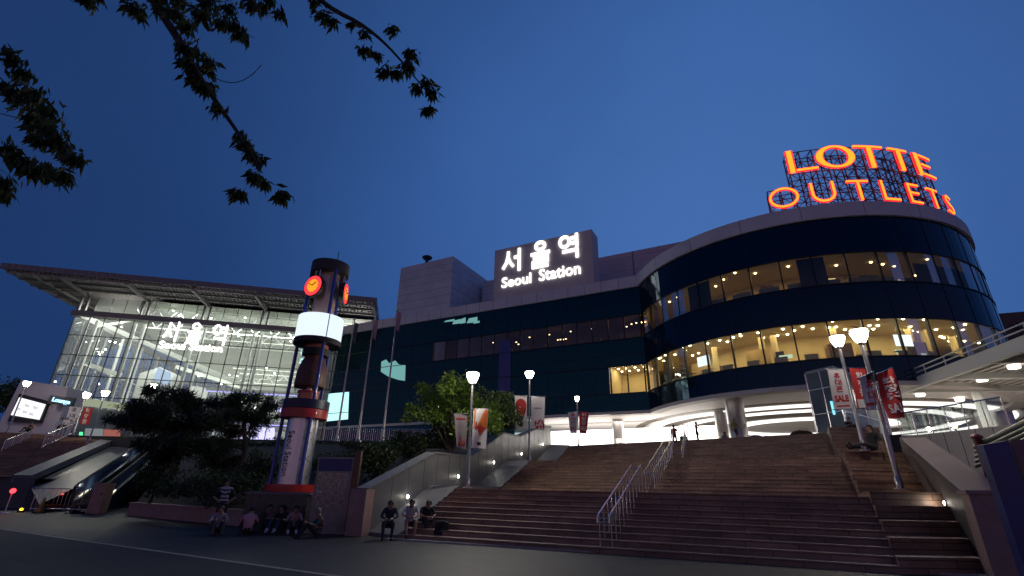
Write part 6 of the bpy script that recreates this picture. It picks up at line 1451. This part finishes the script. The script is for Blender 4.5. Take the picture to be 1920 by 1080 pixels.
person('person in a pale pink shirt and white shoes sitting against the plinth', gp(548, 1000), radians(20), pose('ground'), cloth_m('pale_pink', (.42, .25, .24)), K_tr, shoes=W_so, group=grpL)
person('person with dark hair and dark top sitting just left of the pale pink shirt', gp(522, 998), radians(-5), pose('ground'), K_sh, B_tr, shoes=W_so, group=grpL, longhair=True)
person('person in an orange top and a teal vest sitting in front of the map board', gp(592, 1009), radians(-60), pose('ground'), T_sh, K_tr, group=grpL, stripes=O_sh, cap=cloth_m('grey_cap', (.2, .2, .2)))
person('person in dark clothes sitting leftmost of the three at the stair foot', gp(726, 1012), radians(10), pose('step', seat=.30), N_sh, K_tr, group=grpR, sleeves='long')
person('person in a white shirt and shorts leaning forward, middle one at the stair foot', gp(766, 1010), radians(15), pose('step', seat=.34), W_sh, cloth_m('dark_red', (.14, .03, .03)), shorts=True, group=grpR)
person('person in a black t-shirt sitting rightmost of the three at the stair foot', gp(797, 1008), radians(25), pose('step', seat=.32), K_sh, K_tr, shoes=W_so, group=grpR)
q = AD(1640, 856, 20.6); person('long haired person in black lounging with legs stretched out on the stone ledge', (q.x, q.y, 3.31), radians(-80), pose('lounge'), K_sh, K_tr, longhair=True, scale=1.16)
q = AD(1266, 830, 37.5); person('person in a red shirt standing at the head of the stairs by the handrail', (q.x, 37.5, 4.6), radians(-35), pose('stand', upd=dict(elL=(.26, -.05, 1.15), wrL=(.2, -.3, 1.12))), R_sh, K_tr, group='people at the stair head')
q = AD(1309, 830, 38.2); person('person in a dark red top standing right of the red shirt on the plaza', (q.x, 38.2, 4.95), radians(60), pose('stand', upd=dict(elR=(-.3, -.1, 1.2), wrR=(-.1, -.2, 1.42))), cloth_m('maroon', (.16, .02, .03)), K_tr, group='people at the stair head')
q = AD(1383, 832, 35.5); person('person in an olive yellow top and shorts walking at the top of the stairs', (q.x, 35.5, ZP-.25), radians(20), pose('walk'), Y_sh, cloth_m('brown', (.10, .05, .03)), shorts=True, scale=.95, group='people at the stair head')
q = AD(1360, 824, 39.5); person('small seated figure left of the walking person in olive', (q.x, 39.5, ZP), radians(0), pose('ground'), G_sh, K_tr, group='people at the stair head')
q = AD(1596, 812, 30.5); person('person sitting on the plaza behind the white sale banner', (q.x, 30.5, ZP), radians(0), pose('ground'), K_sh, K_tr, group='people at the stair head')
for lab, px, Y, rz, sh, ps in (('person in a pale shirt standing under the white upright sign', 116, 46, 30, W_sh, 'stand'), ('person in dark clothes beside the red upright sign', 134, 46.5, -30, N_sh, 'stand'), ('person in a pale blue shirt leftmost of the group at the left stair head', 105, 46.2, 70, cloth_m('pale_blue', (.25, .3, .42)), 'walk'), ('person in brown sitting below the white lit board', 52, 42.6, 0, cloth_m('tan', (.2, .1, .06)), 'ground')):
    q = AD(px, 815, Y); person(lab, (q.x, Y, ZP), radians(rz), pose(ps), sh, K_tr, group='people at the left stair head')
def bag(label, loc, sx, sy, sz, m, name='bag', cat='bag'):
    o = V(loc); t = thing(name, label, cat, o); b = MB()
    b.lathe(o, [(.40, 0), (.5, .06), (.5, .5), (.42, .85), (.2, 1.0)], 16); b.v = [(o.x+(x-o.x)*sx*2*(1+.1*sin(z*9)), o.y+(y-o.y)*sy*2, o.z+(z-o.z)*sz) for x, y, z in b.v]; b.build('body', m, t, smooth=True)
    b = MB(); b.path([o+V((-sx*.4, -sy*.6, sz*.8)), o+V((-sx*.3, -sy*.7, sz*1.15)), o+V((sx*.3, -sy*.7, sz*1.15)), o+V((sx*.4, -sy*.6, sz*.8))], .015, 6); b.build('handle', M_black, t)
bag('black backpack on the lowest steps right of the black t-shirt', gp(828, 1004, .15), .26, .18, .46, cloth_m('bag_black', (.012, .012, .014)), 'backpack', 'backpack')
q = AD(1418, 826, 38.5); bag('large black bag on the plaza edge right of the walking person', (q.x, 38.5, ZP), .55, .3, .62, MATS['cloth_bag_black'])
q = AD(1402, 826, 38.6); bag('small black bag next to the large black one', (q.x, 38.6, ZP), .25, .25, .5, MATS['cloth_bag_black'])
q = AD(1504, 815, 34); bag('low brown covered load on the plaza before the lift housing', (q.x, 34, ZP), .75, .4, .5, cloth_m('bag_brown', (.06, .035, .025)), 'covered_load', 'load')
q = AD(1283, 830, 40.6); t = thing('hand_truck', 'upright metal hand truck beside the red shirted person', 'hand truck', (q.x, 40.6, ZP)); b = MB(); s = V((.30, .25, 1.45))
for o in (-.22, .22): b.tube(V((q.x+o, 40.6, ZP+.15)), V((q.x+o, 40.6, ZP+.15))+s, .025)
for k in range(6): c = V((q.x, 40.6, ZP+.15))+s*(k/5); b.tube(c-V((.22, 0, 0)), c+V((.22, 0, 0)), .018)
b.build('frame', M_dark, t); b = MB()
for o in (-.24, .24): b.tube(V((q.x+o-.03, 40.6, ZP+.14)), V((q.x+o+.03, 40.6, ZP+.14)), .14, n=16)
b.build('wheel', M_black, t); b = MB(); b.box(q.x-.35, q.x+.2, 40.2, 40.55, ZP+.06, ZP+.6); b.build('load', cloth_m('bag_grey', (.06, .06, .07)), t)
# painted line on the street
ln = MB(); p0, p1 = AZ(-60, 984, 0), AZ(640, 1082, 0); plane_strip(ln, p0, p1, .14, .006); tag(ln.build('road_line', mat('worn_line', (.30, .27, .22), .7, var=.35, vscale=5)), kind='structure')

pv_ = MB(); e0, e1 = AZ(-60, 984, 0), AZ(640, 1082, 0); dd = (e1-e0).normalized(); e0 = e0-dd*60; e1 = e1+dd*40; up_n = V((-dd.y, dd.x, 0)); up_n = up_n if up_n.y > 0 else -up_n
pv_.quad(e0+Z*.002, e1+Z*.002, e1+up_n*40+Z*.002, e0+up_n*40+Z*.002)
tag(pv_.build('pavement', brickmat('pavement_slabs', (.012, .0115, .0135), (.018, .017, .0185), None, 1.6, 1.6, .6, .45)), kind='structure')
